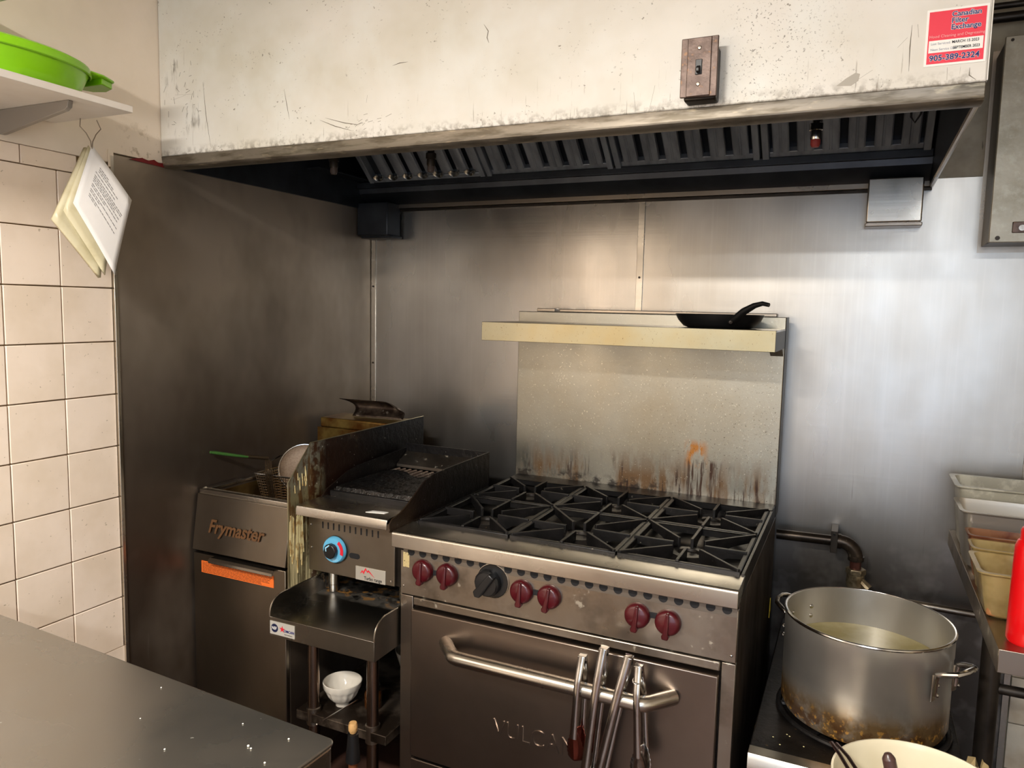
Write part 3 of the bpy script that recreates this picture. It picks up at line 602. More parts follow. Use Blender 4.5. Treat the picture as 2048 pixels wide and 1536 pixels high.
# ------------------------------------------------------------------ tongs on the oven handle
def tongs(x, ztop, length, lean, label, tip, grp=None):
    t = thing('kitchen_tongs', (x, -1.0, ztop), label, 'tongs', None)
    def arm(side, nm):
        y0 = -1.0 + side * 0.007; y1 = -1.0 + side * 0.026; pts = []; rs = []
        for i in range(9):
            f = i / 8; y = y0 + (y1 - y0) * min(1, f * 3.2) - side * 0.006 * max(0, f - .5)
            pts.append((x + lean * f * length + (0.006 if side > 0 else 0) * f, y, ztop - length * f)); rs.append((0.0105 if length > .3 else 0.009) - 0.0015 * math.sin(f * PI))
        m = MB()
        m.tube(pts, rs, 12, flat=0.38)
        m.build('arm', chrome, t)
        # scalloped tip
        px, py, pz = pts[-1]; sc = MB(); ring = []
        N_ = 15
        for i in range(N_):
            f = i / (N_ - 1); hw = 0.007 + 0.013 * math.sin(f * PI * 0.75) + (0.0018 if i % 2 else 0)
            z = pz + 0.012 - 0.075 * f; yy = py - side * (0.004 + 0.012 * f)
            ring.append([(px - hw, yy - side * .007, z), (px - hw * .5, yy, z), (px, yy + side * .004, z), (px + hw * .5, yy, z), (px + hw, yy - side * .007, z)])
        v = [q for r_ in ring for q in r_]
        sc.add(v, [(i * 5 + k, i * 5 + k + 1, i * 5 + 6 + k, i * 5 + 5 + k) for i in range(N_ - 1) for k in range(4)], True)
        o = sc.build(nm, tip, t)
        md = o.modifiers.new('solid', 'SOLIDIFY'); md.thickness = 0.0012
    arm(-1, 'scalloped_tip'); arm(1, 'scalloped_tip')
    MB().tube([(x - 0.010, -1.0, ztop - 0.016), (x + 0.010, -1.0, ztop - 0.016)], 0.003, 8).build('hinge_pin', steel_dark, t)
    MB().box(x - 0.0095, x + 0.0095, -1.011, -0.989, ztop - 0.002, ztop).build('spring_cap', chrome, t, bevel=0.001)
    return t
chrome_red = M('tongs_tip_reddish', rgb(150, 84, 72), 0.28, 1)
tongs(1.322, 0.728, 0.20, -0.05, 'short steel tongs hung furthest left on the oven handle', chrome_red)
tongs(1.374, 0.758, 0.33, -0.10, 'long steel tongs reaching highest, second from left on the oven handle', chrome)
tongs(1.434, 0.750, 0.33, -0.20, 'long steel tongs leaning left, third from left on the oven handle', chrome)
tw = tongs(1.458, 0.735, 0.21, 0.05, 'short steel tongs with a wire ring hung furthest right on the oven handle', chrome)
MB().tube([(1.458 + 0.011 * math.cos(a), -1.004 + 0.020 * math.sin(a), 0.700) for a in [2 * PI * k / 16 for k in range(16)]], 0.0014, 6, closed=True).build('locking_ring', chrome, tw)

# ------------------------------------------------------------------ charbroiler
cb = thing('charbroiler', (0.57, -0.6, 0.652), 'narrow countertop charbroiler with a blue dial between fryer and range', 'grill')
cbo = (0.57, -0.6, 0.652)
front_m = M('grill_front_steel', rgb(150, 140, 126), 0.33, 0.95, org=cbo, rvar=((4, 4, 4), 0.28, 0.4), layers=[dict(col=rgb(116, 104, 90), scale=5, lo=0.4, hi=0.7, amt=0.5)])
MB().box(0.410, 0.735, -0.870, -0.35, 0.742, 0.925).build('body', steel_dark, cb)
MB().box(0.404, 0.712, -0.882, -0.871, 0.744, 0.925).build('front_panel', front_m, cb, bevel=0.0015)
for i in range(11): MB().box(0.4555 + i * 0.0198, 0.4595 + i * 0.0198, -0.8832, -0.882, 0.879, 0.899).build('vent_slot', ink, cb)
lp = [(-0.80, 0.950), (-0.80, 0.956), (-0.925, 0.956), (-0.934, 0.953), (-0.938, 0.945), (-0.938, 0.926), (-0.934, 0.926), (-0.934, 0.944), (-0.925, 0.950)]
MB().prism(lp, 'x', 0.404, 0.722).build('front_lip', steel_bright, cb, bevel=0.0008)
dm = MB()
for k in range(16):
    y = random.uniform(-0.948, -0.888); z1_ = random.uniform(0.90, 0.93); l_ = random.uniform(0.05, 0.2)
    dm.tube([(0.3886, y, z1_), (0.3889, y + random.uniform(-.002, .002), z1_ - l_ * .5), (0.3889, y + random.uniform(-.003, .003), z1_ - l_)], [0.0011, 0.0016, 0.0022], 6)
for k in range(10):
    y = random.uniform(-0.93, -0.86); z1_ = random.uniform(1.0, 1.06); l_ = random.uniform(0.015, 0.05)
    dm.tube([(0.3886, y, z1_), (0.3889, y + .002, z1_ - l_)], [0.001, 0.0018], 6)
dm.build('grease_drips', M('congealed_grease', rgb(208, 192, 142), 0.25, coat=.4, layers=[dict(col=rgb(150, 112, 56), scale=40, lo=0.45, hi=0.6, amt=.8)]), cb, kind='stuff')
guard_m = M('greasy_grill_guard', rgb(58, 44, 32), 0.32, 0.4, org=cbo, layers=[
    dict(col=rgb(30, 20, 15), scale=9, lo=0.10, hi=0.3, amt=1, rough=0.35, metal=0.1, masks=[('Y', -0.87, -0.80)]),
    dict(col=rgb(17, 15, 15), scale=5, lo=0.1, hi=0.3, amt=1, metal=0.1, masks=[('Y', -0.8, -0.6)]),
    dict(col=rgb(240, 236, 220), scale=170, lo=0.70, hi=0.73, amt=0.9, rough=0.2, metal=0)], bump=((40, 40, 40), 0.002))
yel = M('grease_streaked_sheet', rgb(160, 150, 112), 0.34, 0.6, org=cbo, layers=[
    dict(col=rgb(150, 152, 140), scale=5, lo=0.4, hi=0.6, amt=0.8, masks=[('Z', 0.96, 1.0)]),
    dict(col=rgb(92, 60, 22), scale=(1, 60, 14), lo=0.5, hi=0.58, amt=0.9, metal=0.1, masks=[('Z', 0.70, 0.85)]),
    dict(col=rgb(218, 204, 158), scale=(1, 110, 4), lo=0.52, hi=0.60, amt=0.85, metal=0, rough=0.3, masks=[('Z', 0.96, 0.9)]),
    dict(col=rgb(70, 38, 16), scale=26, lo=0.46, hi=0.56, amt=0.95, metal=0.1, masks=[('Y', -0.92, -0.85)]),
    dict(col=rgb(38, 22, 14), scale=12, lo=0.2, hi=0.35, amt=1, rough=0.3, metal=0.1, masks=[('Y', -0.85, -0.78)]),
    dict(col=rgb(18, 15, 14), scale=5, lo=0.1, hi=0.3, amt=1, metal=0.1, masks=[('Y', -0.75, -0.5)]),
    dict(col=rgb(240, 236, 220), scale=(90, 90, 90), lo=0.68, hi=0.71, amt=0.9, rough=0.2, metal=0)], bump=((50, 50, 50), 0.0015))
MB().prism([(-0.954, 0.66), (-0.952, 1.022), (-0.852, 1.125), (-0.207, 1.127), (-0.207, 0.66)], 'x', 0.386, 0.3885).build('splash_sheet', yel, cb, label='tall grease streaked splash sheet')
MB().tube([(0.3873, -0.954, 0.665), (0.3873, -0.952, 1.022), (0.3873, -0.852, 1.125), (0.3873, -0.207, 1.127)], 0.0018, 6).build('sheet_edge', shelf_m, cb)
gL = [(-0.84, 0.945), (-0.80, 0.975), (-0.757, 0.990), (-0.70, 1.010), (-0.64, 1.020), (-0.35, 1.032), (-0.35, 0.93), (-0.84, 0.93)]
MB().prism(gL, 'x', 0.404, 0.408).build('left_guard', guard_m, cb)
gR = [(-0.950, 0.925), (-0.952, 0.950), (-0.94, 0.960), (-0.90, 0.968), (-0.86, 0.985), (-0.82, 1.007), (-0.77, 1.033), (-0.72, 1.044), (-0.66, 1.046), (-0.355, 1.048), (-0.355, 0.93)]
MB().prism(gR, 'x', 0.738, 0.742).build('right_guard', guard_m, cb)
MB().prism([(-0.94, 0.90), (-0.355, 0.90), (-0.355, 0.93), (-0.94, 0.93)], 'x', 0.7425, 0.7455).build('right_skirt', guard_m, cb)
MB().box(0.404, 0.742, -0.354, -0.35, 0.90, 1.048).build('rear_guard', guard_m, cb)
MB().prism([(-0.42, 0.985), (-0.355, 1.02), (-0.355, 1.01), (-0.42, 0.975)], 'x', 0.41, 0.736).build('rear_baffle', steel_worn, cb)
# grate: bars
MB().box(0.418, 0.728, -0.800, -0.788, 0.952, 0.972).build('grate_front_bar', black_iron, cb, bevel=0.002)
bmat = M('cooking_grate', rgb(128, 108, 94), 0.4, 0.4, org=cbo, layers=[dict(col=rgb(24, 20, 18), scale=30, lo=0.3, hi=0.5, amt=1, masks=[('Y', -0.48, -0.55)]), dict(col=rgb(206, 190, 172), scale=60, lo=0.55, hi=0.65, amt=0.7)])
for i in range(14):
    x = 0.424 + i * 0.0228
    MB().box(x, x + 0.010, -0.788, -0.43, 0.960, 0.975).build('grate_bar', bmat, cb, bevel=0.002)
for i in range(9): MB().box(0.47 + i * 0.026, 0.474 + i * .026, -0.800, -0.796, 0.944, 0.956).build('grate_tooth', black_iron, cb)
# burnt crust over the grate
cr = MB(); NX, NY = 40, 44; vv = []
for j in range(NY):
    for i in range(NX):
        fx = i / (NX - 1); fy = j / (NY - 1)
        x = 0.424 + 0.30 * fx; y = -0.792 + 0.27 * fy + 0.03 * math.sin(fx * 9) * fy
        e = min(fx, 1 - fx, fy, 1 - fy); h = 0.0035 * random.random() + (0.006 if e > 0.02 else -0.008)
        vv.append((x, y, 0.9755 + h))
cr.add(vv, [(j * NX + i, j * NX + i + 1, (j + 1) * NX + i + 1, (j + 1) * NX + i) for j in range(NY - 1) for i in range(NX - 1)], True)
cr.build('burnt_crust', grease_black, cb, kind='stuff')
MB().prism([(0.628, -0.905), (0.684, -0.893), (0.686, -0.876), (0.640, -0.884)], 'z', 0.9562, 0.9575).build('cream_scraper_strip', white_ink, cb, label='pale strip stuck on the front lip')
# dial
dl = MB().lathe([(0.0001, -0.012), (0.036, -0.012), (0.0385, -0.008), (0.040, 0)], (0.505, -0.884, 0.822), (0, 1, 0), 32).build('dial_bezel', M('sky_blue_dial', rgb(96, 172, 208), 0.35, layers=[dict(col=rgb(190, 220, 232), scale=14, lo=0.6, hi=0.7, amt=.6)], org=cbo), cb, label='round sky blue and red dial')
MB().lathe([(0.0405, 0.0), (0.0415, -0.004), (0.0415, 0.0)], (0.507, -0.883, 0.822), (0, 1, 0), 32).build('dial_rim', ink, dl)
arcp = [(0.505 + 0.0375 * math.cos(math.radians(a)), 0.822 + 0.0375 * math.sin(math.radians(a))) for a in range(-18, 56, 8)] + [(0.505 + 0.027 * math.cos(math.radians(a)), 0.822 + 0.027 * math.sin(math.radians(a))) for a in range(54, -20, -8)]
MB().prism(arcp, 'y', -0.8970, -0.8958).build('red_arc', red_ink, dl)
kk = MB().prism([(0.503 + 0.0215 * math.cos(math.radians(a)), 0.822 + 0.0225 * math.sin(math.radians(a))) for a in (-110, -80, -50, -20, 10, 35, 60, 95, 125, 150, 185, 215, 240)], 'y', -0.912, -0.896).build('dial_knob', black_plastic, dl, bevel=0.003)
MB().prism([(0.489, 0.833), (0.503, 0.843), (0.505, 0.840), (0.493, 0.831), (0.494, 0.822), (0.491, 0.822)], 'y', -0.9128, -0.912).build('pointer_mark', M('pale_blue_mark', rgb(150, 205, 230), 0.4), dl)
MB().prism(arc(0.562, 0.812, 0.008, 90, 270, 8) + arc(0.583, 0.812, 0.008, -90, 90, 8), 'y', -0.8832, -0.882).build('pilot_slot', ink, cb)
sk = MB().box(0.578, 0.682, -0.8845, -0.882, 0.7445, 0.785).build('name_sticker', M('silver_sticker', rgb(196, 190, 178), 0.35, 0.5), cb, bevel=0.0005)
MB().prism([(0.594, 0.764), (0.602, 0.776), (0.605, 0.771), (0.614, 0.784), (0.619, 0.775), (0.624, 0.779), (0.645, 0.759), (0.624, 0.7735), (0.620, 0.770), (0.614, 0.778), (0.607, 0.764), (0.603, 0.770)], 'y', -0.8852, -0.8845).build('red_peaks', red_ink, sk)
text('lettering', 'Turbo range', 0.0145, (0.608, -0.8846, 0.7485), FRONT, ink, sk, 0.0003, 0.0002, 0, 0.85)
for x, z in ((0.415, 0.815), (0.413, 0.885), (0.700, 0.758), (0.705, 0.905)): MB().lathe([(0.0001, -0.003), (0.003, -0.002), (0.004, 0)], (x, -0.882, z), (0, 1, 0), 12).build('screw', chrome, cb)
for (x, y) in ((0.428, -0.795), (0.690, -0.795), (0.428, -0.42), (0.690, -0.42)):
    MB().lathe([(0.0001, 0), (0.014, 0), (0.0145, 0.022), (0.0165, 0.024), (0.0165, 0.094), (0.0001, 0.094)], (x, y, 0.652), seg=18).build('foot', chrome, cb)

# ------------------------------------------------------------------ equipment stand
es = thing('equipment_stand', (0.57, -0.65, 0), 'stainless equipment stand with raised sides carrying the charbroiler', 'table')
ex0, ex1, ey = 0.3895, 0.7505, -1.034
eso = (0.57, -0.65, 0)
stand_m = M('stand_steel', rgb(150, 144, 134), 0.28, 1, org=eso, rvar=((4, 4, 4), 0.24, 0.36), layers=[dict(col=rgb(110, 102, 92), scale=4, lo=0.4, hi=0.7, amt=0.5), dict(col=rgb(24, 18, 14), scale=14, lo=0.42, hi=0.55, amt=0.95, rough=0.5, metal=0.1, masks=[('Y', -0.84, -0.79)]), dict(col=rgb(150, 106, 50), scale=26, lo=0.55, hi=0.6, amt=0.8, metal=0.1, masks=[('Y', -0.84, -0.80)])])
MB().box(ex0, ex1, ey, -0.33, 0.645, 0.650).build('table_top', stand_m, es)
MB().box(ex0, ex1, ey - 0.001, ey + 0.002, 0.594, 0.6505).build('front_apron', stand_m, es, bevel=0.001)
for x in (ex0 - .0005, ex1 - 0.0015):
    poly = [(ey, 0.594), (ey, 0.660)] + [(ey + 0.05 - 0.05 * math.cos(a), 0.660 + 0.045 * math.sin(a)) for a in [PI / 2 * k / 6 for k in range(1, 7)]] + [(-0.33, 0.705), (-0.33, 0.594)]
    MB().prism(poly, 'x', x, x + 0.002).build('side_rail', stand_m, es)
    MB().tube([(x + .001, ey, 0.65)] + [(x + .001, ey + 0.05 - 0.05 * math.cos(a), 0.660 + 0.045 * math.sin(a)) for a in [PI / 2 * k / 6 for k in range(7)]] + [(x + .001, -0.33, 0.705)], 0.002, 6).build('rail_edge', steel_bright, es)
MB().box(ex0 + .02, ex1 - .02, -0.95, -0.36, 0.305, 0.333).build('under_shelf', M('greasy_under_shelf', rgb(104, 92, 80), 0.45, 0.7, org=eso, layers=[dict(col=rgb(40, 30, 22), scale=10, lo=0.42, hi=0.55, amt=0.9)]), es, bevel=0.002)
leg_m = M('copper_tinted_leg', rgb(150, 130, 116), 0.25, 1)
for (x, y) in ((0.460, -0.93), (0.672, -0.93), (0.460, -0.38), (0.672, -0.38)):
    MB().tube([(x, y, 0), (x, y, 0.645)], 0.0175, 16).build('leg', leg_m, es)
    MB().lathe([(0.018, 0.292), (0.0215, 0.294), (0.0215, 0.345), (0.018, 0.347)], (x, y, 0), seg=18).build('collar', steel, es)
st2 = MB().box(0.393, 0.482, ey - 0.003, ey - 0.001, 0.602, 0.640).build('maker_sticker', M('silver_sticker_b', rgb(200, 196, 186), 0.4, 0.3), es, label='silver maker sticker with a blue seal and red star')
MB().cyl((0.410, ey - 0.003, 0.621), 0.0125, -0.0006, (0, 1, 0), 24).build('seal_disc', M('seal_blue', rgb(24, 30, 62), 0.4), st2)
text('lettering', 'NSF', 0.0125, (0.4, ey - 0.0038, 0.6168), FRONT, white_ink, st2, 0.0002, 0.0001, 0, 0.85)
MB().prism([(0.438 + (0.0105 if k % 2 == 0 else 0.004) * math.cos(PI / 2 + k * PI / 5), 0.622 + (0.0105 if k % 2 == 0 else 0.004) * math.sin(PI / 2 + k * PI / 5)) for k in range(10)], 'y', ey - 0.0036, ey - 0.003).build('red_star', red_ink, st2)
text('lettering', 'OMCAN', 0.0105, (0.444, ey - 0.0036, 0.6155), FRONT, navy, st2, 0.0002, 0.0002, 0, 0.95)
text('lettering', 'food machinery', 0.0045, (0.446, ey - 0.0036, 0.6075), FRONT, ink, st2, 0.0001)

# ------------------------------------------------------------------ fryer
FX0, FX1 = 0.006, 0.381
fr = thing('deep_fryer', (0.19, -0.6, 0), 'stainless floor deep fryer against the left wall', 'fryer')
fo = (0.19, -0.6, 0)
fdoor = M('fryer_door_steel', rgb(150, 140, 126), 0.3, 1, org=fo, rvar=((3, 3, 3), 0.26, 0.36), layers=[dict(col=rgb(112, 100, 86), scale=(3, 3, 1.5), lo=0.4, hi=0.65, amt=0.5)], bump=((60, 60, 2), 0.0001))
yo = M('fryer_inside', rgb(128, 104, 62), 0.35, 0.8, org=fo, layers=[dict(col=rgb(70, 48, 24), scale=8, lo=0.4, hi=0.6, amt=0.8)])
b = MB()
b.box(FX0, FX1, -0.94, -0.20, 0.12, 0.72); b.box(FX0, FX0 + .016, -0.915, -0.20, 0.72, 0.945); b.box(FX1 - .016, FX1, -0.915, -0.20, 0.72, 0.945); b.box(FX0 + .016, FX1 - .016, -0.40, -0.20, 0.72, 0.945)
b.build('cabinet', steel_side, fr)
MB().box(FX0 + .017, FX1 - .017, -0.90, -0.401, 0.721, 0.735).build('tank_floor', yo, fr)
MB().box(FX0 + .017, FX1 - .017, -0.402, -0.4, 0.735, 0.945).build('tank_back', yo, fr)
for xa in (FX0 + .017, FX1 - .019): MB().box(xa, xa + .002, -0.90, -0.403, 0.735, 0.935).build('tank_side', yo, fr)
MB().box(FX0 + .019, FX1 - .019, -0.90, -0.403, 0.82, 0.822).build('frying_oil', M('dark_oil', rgb(40, 26, 12), 0.08, 0, coat=0.5), fr)
rim = MB(); rim.box(FX0 - .001, FX1, -0.926, -0.900, 0.936, 0.953); rim.box(FX0 - .001, FX0 + .022, -0.900, -0.39, 0.943, 0.953); rim.box(FX1 - .018, FX1, -0.900, -0.39, 0.943, 0.953)
rim.build('tank_rim', steel_bright, fr, bevel=0.002)
MB().prism([(-0.934, 0.941), (-0.960, 0.766), (-0.93, 0.764), (-0.90, 0.941)], 'x', FX0, FX1).build('front_panel', fdoor, fr, bevel=0.002)
dd = MB().box(FX0 + .002, FX1 - .002, -0.957, -0.941, 0.13, 0.756).build('door', fdoor, fr, bevel=0.002)
hh = [(-0.957, 0.756), (-0.976, 0.758), (-0.984, 0.752), (-0.984, 0.744), (-0.981, 0.744), (-0.980, 0.751), (-0.975, 0.754), (-0.957, 0.752)]
MB().prism(hh, 'x', 0.098, 0.352).build('door_handle', steel_bright, dd)
orange = M('orange_warning_label', rgb(232, 112, 44), 0.5, org=fo)
ol = MB().box(0.043, 0.335, -0.9585, -0.957, 0.6975, 0.7345).build('warning_label', orange, dd, label='orange warning label with small print')
# small print lines
pr = MB(); zz = 0.7315
for k in range(8):
    x = 0.047
    while x < 0.33:
        wdt = random.uniform(0.006, 0.02)
        if x + wdt > 0.331 or (k > 5 and x > 0.28): break
        pr.box(x, x + wdt, -0.9588, -0.9585, zz - 0.0016, zz); x += wdt + 0.002
    zz -= 0.0042
pr.build('small_print', M('label_print', rgb(96, 44, 22), 0.5), ol, kind='stuff')
# tilt of the upper panel face: text laid along the slope
sl = math.atan2(0.026, 0.175)
text('logo_lettering', 'Frymaster', 0.058, (0.068, -0.9545, 0.829), (PI / 2 - sl, 0, 0), brown_ink, fr, 0.0008, 0.0012, 0.25, 0.93)
# flue
flm = M('amber_stained_flue', rgb(132, 108, 56), 0.3, 0.8, org=fo, layers=[dict(col=rgb(96, 52, 18), scale=9, lo=0.45, hi=0.62, amt=0.85), dict(col=rgb(186, 160, 90), scale=5, lo=0.5, hi=0.65, amt=0.6)])
MB().box(0.028, 0.372, -0.385, -0.23, 0.945, 1.080).build('flue_lower', flm, fr, bevel=0.002)
MB().box(0.038, 0.372, -0.380, -0.235, 1.080, 1.117).build('flue_upper', flm, fr, bevel=0.005)
sp = thing('curved_steel_scoop', (0.25, -0.3, 1.117), 'sooty curved sheet metal piece lying on top of the fryer flue', 'metal sheet')
cv = MB(); prof = []
for i in range(11):
    a = math.radians(200 - 13 * i); prof.append((a,))
NXs = 14; vv = []
for j in range(NXs + 1):
    u_ = j / NXs
    for i in range(11):
        f = i / 10
        x = 0.128 + 0.215 * u_ - 0.058 * f ** 3 * (1 - u_) - 0.02 * f * u_ ** 3
        y = -0.300 + 0.045 * math.sin(f * PI * 0.5) - 0.050 * f ** 4 + 0.02 * u_
        top = 0.064 - 0.030 * max(0, (u_ - 0.72) / 0.28) ** 2
        z = 1.1185 + top * f
        vv.append((x, y, z))
cv.add(vv, [(j * 11 + i, j * 11 + i + 1, (j + 1) * 11 + i + 1, (j + 1) * 11 + i) for j in range(NXs) for i in range(10)], True)
o = cv.build('curved_sheet', M('sooty_sheet', rgb(84, 72, 62), 0.4, 0.8, layers=[dict(col=rgb(36, 24, 18), scale=16, lo=0.42, hi=0.58, amt=0.9), dict(col=rgb(170, 160, 148), scale=24, lo=0.62, hi=0.7, amt=0.6)]), sp)
md = o.modifiers.new('solid', 'SOLIDIFY'); md.thickness = 0.0015

# fryer basket
wire = M('oily_wire', rgb(150, 130, 106), 0.3, 1)
bk = thing('fryer_basket', (0.11, -0.55, 0.85), 'wire fryer basket with a green handle hanging in the left of the fryer', 'basket')
bx0, bx1, by0, by1, bz0, bz1 = 0.034, 0.188, -0.715, -0.45, 0.835, 0.965
def ringpts(dz, ins): return [(bx0 + ins, by0 + ins, dz), (bx1 - ins, by0 + ins, dz), (bx1 - ins, by1 - ins, dz), (bx0 + ins, by1 - ins, dz)]
MB().tube(ringpts(bz1, 0), 0.003, 8, closed=True).build('rim_wire', chrome, bk)
ms = MB()
for k in range(1, 15):
    f = k / 14; ms.tube(ringpts(bz1 - (bz1 - bz0) * f, 0.022 * f), 0.0011, 4, closed=True)
def wall_w(pa, pb): ms.tube([pa, pb], 0.0010, 4, cap=False)
nxw, nyw = 15, 26
for i in range(nxw + 1):
    f = i / nxw
    for yy, s_ in ((by0, 1), (by1, -1)): wall_w((bx0 + (bx1 - bx0) * f, yy, bz1), (bx0 + .022 + (bx1 - bx0 - .044) * f, yy + s_ * .022, bz0))
for i in range(nyw + 1):
    f = i / nyw
    for xx, s_ in ((bx0, 1), (bx1, -1)): wall_w((xx, by0 + (by1 - by0) * f, bz1), (xx + s_ * .022, by0 + .022 + (by1 - by0 - .044) * f, bz0))
ms.build('mesh', wire, bk, kind='stuff')
for k in range(4):
    x = 0.083 + k * 0.008
    MB().tube([(x, by0 - .002, 1.018), (x + .003, by0 - .004, bz1 - .02), (x + .010, by0 + .014, bz0 + .01)], 0.0022, 6).build('front_wire', wire, bk)
MB().tube([(0.095, -0.716, 1.022), (0.083, -0.735, 1.026), (0.055, -0.79, 1.038)], 0.0042, 8, flat=1.5).build('handle_wire', wire, bk)
MB().tube([(0.062, -0.776, 1.035), (0.045, -0.81, 1.043), (0.020, -0.872, 1.060), (0.014, -0.888, 1.064)], [0.006, 0.0075, 0.0085, 0.006], 10, flat=0.7).build('handle_grip', M('green_vinyl', rgb(58, 96, 44), 0.3, coat=.5), bk)
MB().tube([(0.034, -0.66, 0.965), (0.020, -0.655, 0.972), (0.012, -0.62, 0.985), (0.022, -0.58, 1.0), (0.035, -0.56, 1.005), (0.10, -0.55, 1.0), (0.186, -0.56, 0.998)], 0.0024, 8).build('hanger_wire', chrome, bk)
# round pan lid leaning in the second half of the tank
sk_ = thing('round_skimmer', (0.145, -0.60, 0.90), 'round brown skimmer with a shiny rim leaning inside the fryer basket', 'skimmer')
nv = Vector((0.45, -0.75, 0.45)).normalized()
cpt = Vector((0.145, -0.60, 0.975))
MB().lathe([(0.0001, -0.010), (0.06, -0.009), (0.080, -0.002), (0.083, 0.0), (0.080, -0.004), (0.06, -0.011), (0.0001, -0.012)], cpt, nv, 36).build('skimmer_disc', M('brown_mesh_disc', rgb(118, 98, 78), 0.5, 0.2, layers=[dict(col=rgb(100, 78, 60), scale=200, lo=0.45, hi=0.55, amt=0.6)]), sk_)
aa = nv.orthogonal().normalized(); bb = nv.cross(aa)
MB().tube([cpt + (aa * math.cos(t_) + bb * math.sin(t_)) * 0.084 for t_ in [2 * PI * k / 40 for k in range(40)]], 0.0028, 8, closed=True).build('rim_wire', chrome, sk_)
MB().tube([cpt + (aa * math.cos(t_) + bb * math.sin(t_)) * 0.07 + nv * 0.004 for t_ in [2.2 + 0.12 * k for k in range(12)]], 0.0018, 6).build('support_wire', wire, sk_)

# ------------------------------------------------------------------ stand contents
bw = thing('fluted_bowl', (0.515, -0.865, 0.334), 'white fluted footed bowl on the lower shelf of the stand', 'bowl')
bp = []; seg = 64
prof = [(0.020, 0), (0.021, 0.010), (0.024, 0.013), (0.032, 0.019), (0.040, 0.026), (0.047, 0.035), (0.052, 0.045), (0.055, 0.053), (0.057, 0.060), (0.0585, 0.076), (0.056, 0.077), (0.054, 0.060), (0.036, 0.028), (0.0001, 0.018)]
m_ = MB(); vv = []
ca_, sa_ = math.cos(0.16), math.sin(0.16)
for (r, h) in prof:
    for k in range(seg):
        a = 2 * PI * k / seg; rr = r * (1 - 0.09 * abs(math.cos(a * 7)) ** 0.6 * (1 if 0.02 < h < 0.058 and r > 0.03 else 0))
        vv.append((0.515 + rr * math.cos(a), -0.865 + rr * math.sin(a) , 0.334 + h))
m_.add(vv, [(i * seg + k, i * seg + (k + 1) % seg, (i + 1) * seg + (k + 1) % seg, (i + 1) * seg + k) for i in range(len(prof) - 1) for k in range(seg)], True)
cer = M('white_ceramic', rgb(214, 206, 192), 0.2, coat=.3)
m_.build('bowl_body', cer, bw, angle=60)
# second bowl, in the shade further back
b2 = thing('dark_bowl', (0.63, -0.62, 0.334), 'shaded stack of bowls at the back of the lower stand shelf by the range', 'bowl')
MB().lathe([(0.0001, 0), (0.03, 0), (0.032, 0.012), (0.06, 0.05), (0.075, 0.10), (0.073, 0.10), (0.058, 0.052), (0.028, 0.014), (0.0001, 0.012)], (0.63, -0.62, 0.334), seg=32).build('bowl_body', cer, b2)
br = thing('amber_jar', (0.606, -0.835, 0.334), 'dark amber jar beside the white bowl on the lower shelf', 'jar')
MB().lathe([(0.0001, 0), (0.024, 0), (0.026, 0.006), (0.026, 0.045), (0.020, 0.056), (0.020, 0.062), (0.0001, 0.062)], (0.606, -0.835, 0.334), seg=24).build('jar_body', M('amber_glass', rgb(70, 38, 14), 0.15, coat=.5), br)
MB().lathe([(0.021, 0.060), (0.022, 0.060), (0.022, 0.072), (0.0001, 0.073)], (0.606, -0.835, 0.334), seg=24).build('jar_lid', steel_dark, br)
sr = thing('metal_skewer', (0.549, -0.79, 0.336), 'thin bright metal skewer leaning out from the lower stand shelf', 'skewer')
MB().tube([(0.549, -0.790, 0.3365), (0.704, -1.212, 0.501)], 0.0017, 6).build('skewer_rod', chrome, sr)
wh = thing('wooden_tipped_brush', (0.708, -1.07, 0.0), 'black handled brush with a pale wooden knob in front of the stand', 'brush')
MB().lathe([(0.0001, 0.434), (0.010, 0.433), (0.0125, 0.424), (0.0120, 0.412), (0.008, 0.404)], (0.708, -1.07, 0), seg=16).build('wooden_knob', M('pale_wood', rgb(214, 170, 112), 0.5, layers=[dict(col=rgb(120, 84, 44), scale=160, lo=0.6, hi=0.65, amt=.8)]), wh)
MB().lathe([(0.0001, 0.405), (0.014, 0.402), (0.019, 0.34), (0.020, 0.325), (0.0001, 0.325)], (0.708, -1.07, 0), seg=16).build('black_sleeve', black_plastic, wh)
MB().lathe([(0.0125, 0.33), (0.0125, 0.05), (0.035, 0.03), (0.04, 0), (0.0001, 0)], (0.708, -1.07, 0), seg=16).build('copper_shaft', M('copper_shaft', rgb(150, 92, 62), 0.35, 0.6), wh)

# ------------------------------------------------------------------ gas pipe behind the stockpot
iron = M('greasy_iron_pipe', rgb(70, 60, 50), 0.32, 0.7, layers=[dict(col=rgb(34, 28, 24), scale=14, lo=0.4, hi=0.6, amt=0.8), dict(col=rgb(150, 138, 118), scale=50, lo=0.62, hi=0.68, amt=0.6)])
gp = thing('gas_pipe', (1.90, -0.06, 0.60), 'greasy black gas pipe with an elbow on the wall behind the stockpot', 'pipe')
MB().tube([(1.664, -0.07, 0.822), (1.86, -0.07, 0.826)], 0.0165, 16).build('pipe_run', iron, gp)
el = [(1.856 + 0.048 * math.sin(a), -0.07, 0.778 + 0.048 * math.cos(a)) for a in [PI / 2 * k / 8 for k in range(9)]]
MB().tube(el, 0.0215, 16).build('elbow', iron, gp)
MB().tube([(1.845, -0.07, 0.826), (1.858, -0.07, 0.826)], 0.024, 16).build('elbow_collar', iron, gp)
MB().tube([(1.904, -0.07, 0.786), (1.904, -0.07, 0.772)], 0.024, 16).build('elbow_collar', iron, gp)
MB().tube([(1.904, -0.07, 0.78), (1.904, -0.07, 0.735)], 0.017, 16).build('drop_pipe', M('reddish_pipe', rgb(84, 50, 42), 0.35, 0.6), gp)
